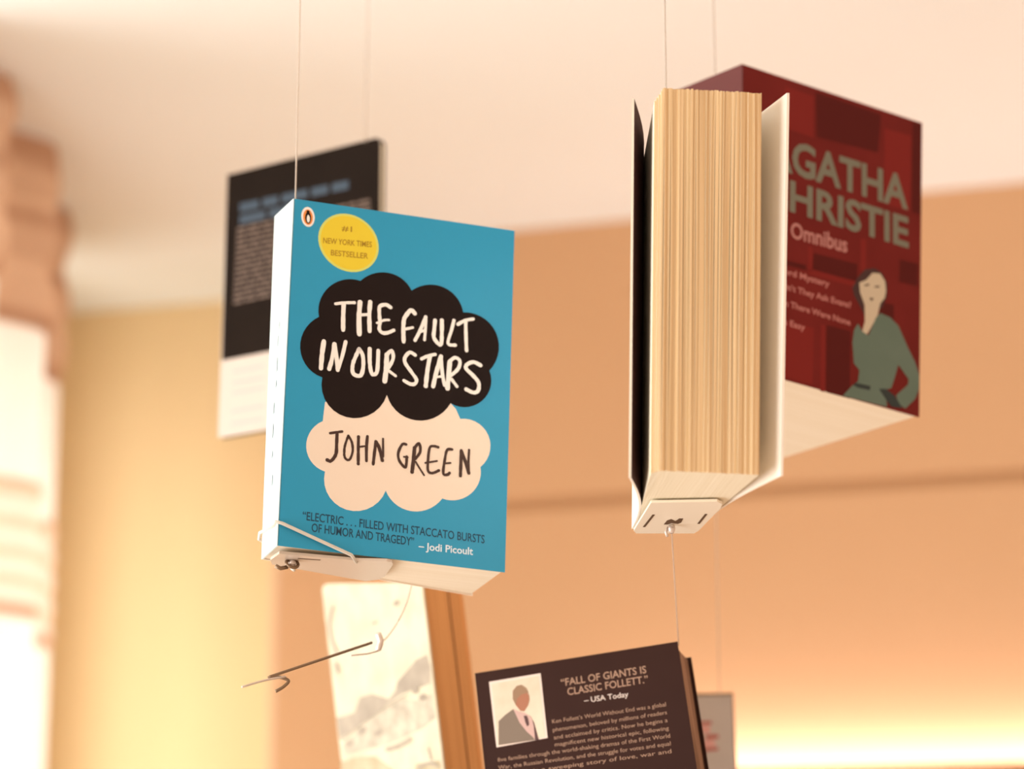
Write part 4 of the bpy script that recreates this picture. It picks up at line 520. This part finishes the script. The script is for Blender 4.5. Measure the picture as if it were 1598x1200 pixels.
B = Build(); B.tube(ring_pts(ex+.0015, ey, -0.1035, 0.0032), 0.0009, 8); B.tube([(ex-.001, ey, -0.1035-.0022), (ex-.0048, ey, -0.1068), (ex-.0075, ey, -0.1058)], 0.0011, 8)
B.build('thread_ring', steel, h1, smooth=True)
B = Build(); B.tube([(ex+.0015, ey-.0012, -0.1038), (ex+.0015, ey+.0012, -0.1030)], 0.0018, 12); B.build('thread_crimp', crimp_m, h1, smooth=True)

# --- thick dark red paperback
d = D['b4']; F4 = d['front']
b4 = book_root('b4', 'thick dark red paperback showing a woman in a green dress and khaki lettering')
p0, p1 = d['bb']
s_ = (p1[1]-p0[1])/(p1[0]-p0[0])
yr = 0.122
tb = d['tb']
bx = [(-0.085, 0.060, 0.0985), (0.045, yr, 0.0985), (p0[0] + (yr-p0[1])/s_, yr, -0.099), (-0.082, 0.060, -0.099)]
fc, bc, pb, sp = paperback(b4, F4, bx, red, card_white, plum, paper)
for q in d['dark']: printed('panel_print', [q], -0.00006, red_dark, fc)
for q in d['light']: printed('panel_print', [q], -0.00007, red_light, fc)
printed('hair_print', [d['hair']], -0.0001, hair_print, fc); printed('face_print', [d['skin']], -0.00016, skin_print, fc)
printed('dress_print', [d['dress']], -0.00022, dress_print, fc); printed('belt_print', [d['belt'], d['bag']], -0.00028, belt_print, fc)
printed('features_print', d['face'], -0.00022, hair_print, fc)
lettering('author_lettering', d['agatha'], -0.00012, khaki, fc, 0.028)
lettering('title_lettering', d['omni'], -0.00012, pink_ink, fc, 0.02)
lettering('contents_lettering', d['small'], -0.00012, rose_ink, fc, 0.02)

# --- black back-cover book behind the blue one
d = D['b2']; F4 = d['front']
b2 = book_root('b2', 'black book behind the blue one, its lower strip cream, blurred text on it')
t2 = 0.006
sp_ = d['split']; k_ = (sp_[1][1]-sp_[0][1])/(sp_[1][0]-sp_[0][0])
def bz(x): return sp_[0][1] + k_*(x - sp_[0][0])
TLp, TC1, TC2, BRp, BLp = F4
def slabp(name, q, y0, y1, m, par): return prism(name, [(p[0], y0, p[1]) for p in q], [(p[0], y1, p[1]) for p in q], m, par)
TRr = [TC1, (TC1[0]*.45+TC2[0]*.55, TC1[1]*.75+TC2[1]*.25+0.0006), TC2]
full = [TLp] + TRr + [BRp, BLp]
cv = slabp('front_cover', full, 0, T_, low_cream, b2)
up = [TLp] + TRr + [(BRp[0], bz(BRp[0])), (sp_[0][0], bz(sp_[0][0]))]
printed('black_panel', [up], -0.00008, black_cover, cv)
printed('blurb_text', d['marks_grey'], -0.00016, taupe_ink, cv); printed('heading_text', d['marks_blue'], -0.00016, navy_ink, cv)
printed('footer_text', d['marks_low'], -0.00008, low_mark, cv)
slabp('back_cover', full, t2-T_, t2, black_cover, b2)
ins = [(p[0]*.985, p[1]*.99) for p in full]
slabp('page_block', ins, T_*1.05, t2-T_*1.05, pale_paper, b2)

# --- fanned paperback seen from its fore-edge
d = D['b3']
b3 = book_root('b3', 'open-covered paperback seen from its tan fore-edge, pages fanned between splayed covers')
rnd = random.Random(11)
fo = d['fore']; (sx0, sy0), (sx1, sy1) = d['spine']; sy = 0.134
zt, zb = 0.0985, -0.0990
NL = 64; NZ = 10
B = Build(); fmat = []
cuts = sorted([0.0, 1.0] + [min(max((i + rnd.uniform(-.42, .42))/NL, 0), 1) for i in range(1, NL)])
for i in range(NL):
    u0, u1 = cuts[i], cuts[i+1]
    gap = 0.10 if rnd.random() < 0.25 else 0.02
    yj = rnd.uniform(0, 0.0009); zj = rnd.uniform(0, 0.0006)
    if i < 4: yj += 0.0015*(4-i); zj += 0.0012*(4-i)
    bow = rnd.uniform(-.006, .006)
    vs = []; fs = []
    for k in range(NZ+1):
        v = k/NZ; z = lerp(zb, zt - zj, v)
        xl_ = lerp(fo[3][0], fo[0][0], v); xr_ = lerp(fo[2][0], fo[1][0], v)
        wob = bow*math.sin(v*math.pi) + 0.010*math.sin(v*3.0 + u0*7)*(v**2)
        a0 = lerp(xl_, xr_, min(max(u0 + gap*(u1-u0) + wob*(1 if 0.04 < u0 < 0.95 else 0), 0), 1)); a1 = lerp(xl_, xr_, min(max(u1 + wob*(1 if 0.04 < u1 < 0.95 else 0), 0), 1))
        s0 = lerp(sx0, sx1, u0); s1 = lerp(sx0, sx1, u1)
        vs += [(a0, yj, z), (a1, yj, z), (s1, sy, z), (s0, sy, z)]
    for k in range(NZ):
        q = 4*k
        for a_, b_ in ((0, 1), (1, 2), (2, 3), (3, 0)):
            fs.append([q+a_, q+b_, q+4+b_, q+4+a_]); fmat.append(1 if a_ == 0 else 0)
    fs.append([0, 1, 2, 3]); fmat.append(0); q = 4*NZ; fs.append([q, q+1, q+2, q+3]); fmat.append(0)
    B.add(vs, fs)
link('page_block', B.v, B.f, None, b3, fidx=fmat, mats=[pale_paper, fore_paper])
# spine card and splayed covers
sw = 0.0012
prism('spine', [(sx0-sw, sy, zt), (sx1+sw, sy, zt), (sx1+sw, sy, zb), (sx0-sw, sy, zb)], [(sx0-sw, sy+sw, zt), (sx1+sw, sy+sw, zt), (sx1+sw, sy+sw, zb), (sx0-sw, sy+sw, zb)], maroon_in, b3)
def splay(name, xs, foreb, foret, side, m_in, m_out):
    # curved card from the spine to the free edge, split into segments
    n = 10; inn, out = [], []
    for k in range(n+1):
        t = k/n
        for top in (0, 1):
            xf, yf, zf = (foret if top else foreb)
            z = lerp(zt if top else zb, zf, t)
            bend = math.sin(t*math.pi)*0.0045*side*(-1)
            inn.append((lerp(xs, xf, t) + bend, lerp(sy, yf, t), z))
            out.append((lerp(xs, xf, t) + bend + side*0.0013, lerp(sy, yf, t), z))
    vs = inn + out; N_ = len(inn); fs = []; fi = []
    for k in range(n):
        a = 2*k
        fs.append([a, a+1, a+3, a+2]); fi.append(0)
        fs.append([N_+a, N_+a+1, N_+a+3, N_+a+2]); fi.append(1)
        fs.append([a, a+2, N_+a+2, N_+a]); fi.append(1); fs.append([a+1, a+3, N_+a+3, N_+a+1]); fi.append(1)
    fs.append([2*n, 2*n+1, N_+2*n+1, N_+2*n]); fi.append(1); fs.append([0, 1, N_+1, N_]); fi.append(0)
    return link(name, vs, fs, None, b3, fidx=fi, mats=[m_in, m_out])
lc, rc = d['lcov'], d['rcov']; lt, rt = d['lcov_t'], d['rcov_t']
c = splay('front_cover', sx0-.0006, (lc[0], lc[1], zb), (lt[0], lt[1], 0.0985), -1, maroon_in, card_white); c['label'] = 'splayed cover with dark maroon lining'
c = splay('back_cover', sx1+.0006, (rc[0], rc[1], zb), (rt[0], rt[1], rt[2]), 1, card_white, card_white); c['label'] = 'splayed cover with cream lining'
# its holder
h3 = thing('book_holder', 'ivory plastic plate with three slots under the fanned fore-edge book', 'book holder', d['loc'], d['rot'], 'plastic book holders')
prism('holder_plate', [(p[0], p[1], -0.1001) for p in d['plate']], [(p[0], p[1], -0.1014) for p in d['plate']], plate_white, h3)
B = Build()
for (x0, y0), (x1, y1) in d['slots']:
    B.prism([(x0-.0006, y0, -.1016), (x0+.0006, y0, -.1016), (x1+.0006, y1, -.1016), (x1-.0006, y1, -.1016)], [(x0-.0006, y0, -.1013), (x0+.0006, y0, -.1013), (x1+.0006, y1, -.1013), (x1-.0006, y1, -.1013)])
B.prism([(p[0], p[1], -.1016) for p in d['hole']], [(p[0], p[1], -.1013) for p in d['hole']])
B.build('plate_slot', slot_dark, h3)
cx_, cy_ = d['crimp']
B = Build(); B.tube([(cx_, cy_, -.1018), (cx_, cy_, -.1040), (cx_, cy_, -.1062)], [0.0016, 0.0021, 0.0012], 12); B.tube([(cx_-.0016, cy_, -.1030), (cx_-.0030, cy_, -.1055), (cx_-.0022, cy_, -.1080)], 0.0008, 8)
B.build('thread_crimp', crimp_m, h3, smooth=True)

# --- dark brown back cover with a photograph
d = D['b6']; F4 = d['front']
b6 = book_root('b6', 'dark brown back cover with a portrait photograph of a man in a suit')
tt = d['tb'][1]
bx = [(F4[0][0]+.001, tt, F4[0][1]-.001), (d['tb'][0], tt, 0.0985), (F4[2][0], tt+.004, F4[2][1]), (F4[3][0], tt, F4[3][1])]
fc, bc, pb, sp = paperback(b6, F4, bx, brown_cover, brown_cover, brown_cover, old_edge, inset=0.0022)
ph = printed('author_photograph', [d['photo']], -0.00006, photo_border, fc)
printed('author_photograph', [d['photo_in']], -0.00012, photo_back, fc)
printed('author_photograph', [d['p_suit']], -0.00018, suit_print, fc); printed('author_photograph', [d['p_arm']], -0.00019, tie_print, fc)
printed('author_photograph', [d['p_shirt']], -0.00024, shirt_print, fc); printed('author_photograph', [d['p_face']], -0.0003, face_print, fc)
printed('author_photograph', [d['p_hair']], -0.00036, greyhair_print, fc); printed('author_photograph', [d['p_tie']], -0.0003, tie_print, fc)
lettering('quote_lettering', d['big'], -0.0001, copper_ink, fc, 0.012)
lettering('source_lettering', d['usa'], -0.0001, pale_ink, fc, 0.012)
lettering('blurb_lettering', d['body'], -0.0001, copper_ink, fc, 0.0)

# --- cream landscape book below the blue one
d = D['b5']
b5 = book_root('b5', 'cream book with a grey landscape picture and orange-brown page edge, below the blue book')
q = d['front']
def ext(p, r, z): t = (z - p[1])/(r[1]-p[1]); return (p[0] + (r[0]-p[0])*t, z)
TL = ext(q[0], q[1], 0.0965); BL = ext(q[0], q[1], -0.099); TR = ext(q[2], q[3], 0.0965); BR = ext(q[2], q[3], -0.099)
TLr = [(TL[0], 0.0935), (TL[0]+.0035, 0.0962), (TL[0]+.010, 0.0972)]
fcp = TLr + [TR, BR, BL]
fc = slabp('front_cover', fcp, 0, 0.0012, cream_cover, b5)
am = dict(grey=art_grey, mid=art_mid, tan=art_tan)
zz = -0.00006
for k, (kind, poly) in enumerate(d['art']): printed('landscape_print', [poly], -0.00006 - 0.00004*k, am[kind], fc)
for k, q in enumerate(d['strokes']): brush('landscape_print', [q], -0.0006, art_grey, fc, unit=0.00041, seed=9+k)
tb5 = 0.0272
mid_t = d['pg'][2][0]
slabp('page_block', [(p[0]*.99 - .0004, p[1]*.992) for p in (TL, TR, BR, BL)], 0.0012, mid_t - 0.0007, brown_edge, b5)
slabp('page_block', [(p[0]*.99 - .0004, p[1]*.992) for p in (TL, TR, BR, BL)], mid_t + 0.0007, tb5, brown_edge, b5)
slabp('gap_shade', [(p[0]*.975 - .0004, p[1]*.985) for p in (TL, TR, BR, BL)], mid_t - 0.0007, mid_t + 0.0007, dark_line, b5)  # dark slab standing for the shade in the gap between page halves
slabp('back_cover', fcp, tb5, tb5 + 0.001, brown_edge, b5)
slabp('spine', [(TL[0], TLr[0][1]), (TL[0]+.0008, TLr[0][1]), (BL[0]+.0008, BL[1]), BL], 0.0012, tb5, cream_cover, b5)

# --- grey book behind the brown one
d = D['b7']
b7 = book_root('b7', 'grey taupe book with faded red lettering, half hidden behind the dark brown book')
w2 = 0.0645
f4 = [(-w2, 0.099), (w2, 0.099), (w2, -0.099), (-w2, -0.099)]
fc, bc, pb, sp = paperback(b7, f4, [(p[0], 0.02, p[1]) for p in f4], grey_cover, grey_cover, grey_cover, paper)
printed('red_lettering', d['marks'], -0.00008, redtxt, fc); printed('pink_print', d['pink'], -0.00006, pinktxt, fc)
printed('top_band_print', [[(-w2, 0.099), (w2, 0.099), (w2, 0.0972), (-w2, 0.0972)], [(w2-.001, 0.0972), (w2, 0.0972), (w2, -0.099), (w2-.001, -0.099)]], -0.00008, mat('brown_border_print', (0.20, 0.13, 0.07), 0.5), fc)

# ------------------------------------------------------------------ loose wire clip
d = D['hook']
w = thing('wire_clip', 'thin brown wire clip with loops hanging in front of the cream landscape book', 'clip', d['bar'][0])
def loc(p): return [p[i] - d['bar'][0][i] for i in range(3)]
B = Build(); B.tube([loc(p) for p in d['bar']], 0.0008, 8); B.build('bar', steel, w, smooth=True)
B = Build(); B.tube(smooth_path([loc(p) for p in d['tail']], 4), 0.0006, 8); B.build('tail_wire', crimp_m, w, smooth=True)
B = Build(); B.tube(smooth_path([loc(p) for p in d['curl']], 4), 0.0009, 8); B.build('end_hook', steel, w, smooth=True)
B = Build(); B.tube(smooth_path([loc(p) for p in d['knob']], 4), [0.0008]+[0.0017]*7+[0.0008], 10); B.build('knob', crimp_m, w, smooth=True)
lp = [loc(p) for p in d['loop']]
B = Build(); B.tube(smooth_path(lp, 5), 0.0006, 8); B.build('nylon_loop', line_m, w, smooth=True)
B = Build(); B.tube([loc(p) for p in d['low']], 0.0005, 8); B.build('low_wire', crimp_m, w, smooth=True)

# ------------------------------------------------------------------ threads
def thread(a, b, label, r, m):
    B = Build(); h = b[2]-a[2]; dx, dy = b[0]-a[0], b[1]-a[1]
    B.tube([(0, 0, 0), (dx*.5, dy*.5, h*.5), (dx, dy, h)], r, 8)
    o = B.build('hanging_thread', m, None, smooth=True); o.location = a
    tag(o, label, 'thread', 'threads holding the books'); return o
S_ = D['strings']
names = ['thread running from the ceiling to the top of the bright blue book', 'faint thread running from the ceiling to the black book behind the blue one',
         'thread running from the ceiling to the fanned fore-edge book', 'faint thread running from the ceiling to the dark red book']
for s_, nm, rr, mm in zip(S_, names, (0.00045, 0.0006, 0.00045, 0.0005), (bright_line, line_m, line_m, line_m)):
    thread(s_, (s_[0], s_[1], CEIL), nm, rr, mm)
s6 = D['s6']
thread(D['s6b'], s6, 'thread running from the fanned fore-edge book down to the dark brown book', 0.00045, line_m)
s7 = D['s7']
thread((s7[0], s7[1]+.003, s7[2]-.001), (s7[0]-.012, s7[1]-.15, 1.98), 'thread running down from the dark red book to the grey taupe book', 0.0005, line_m)
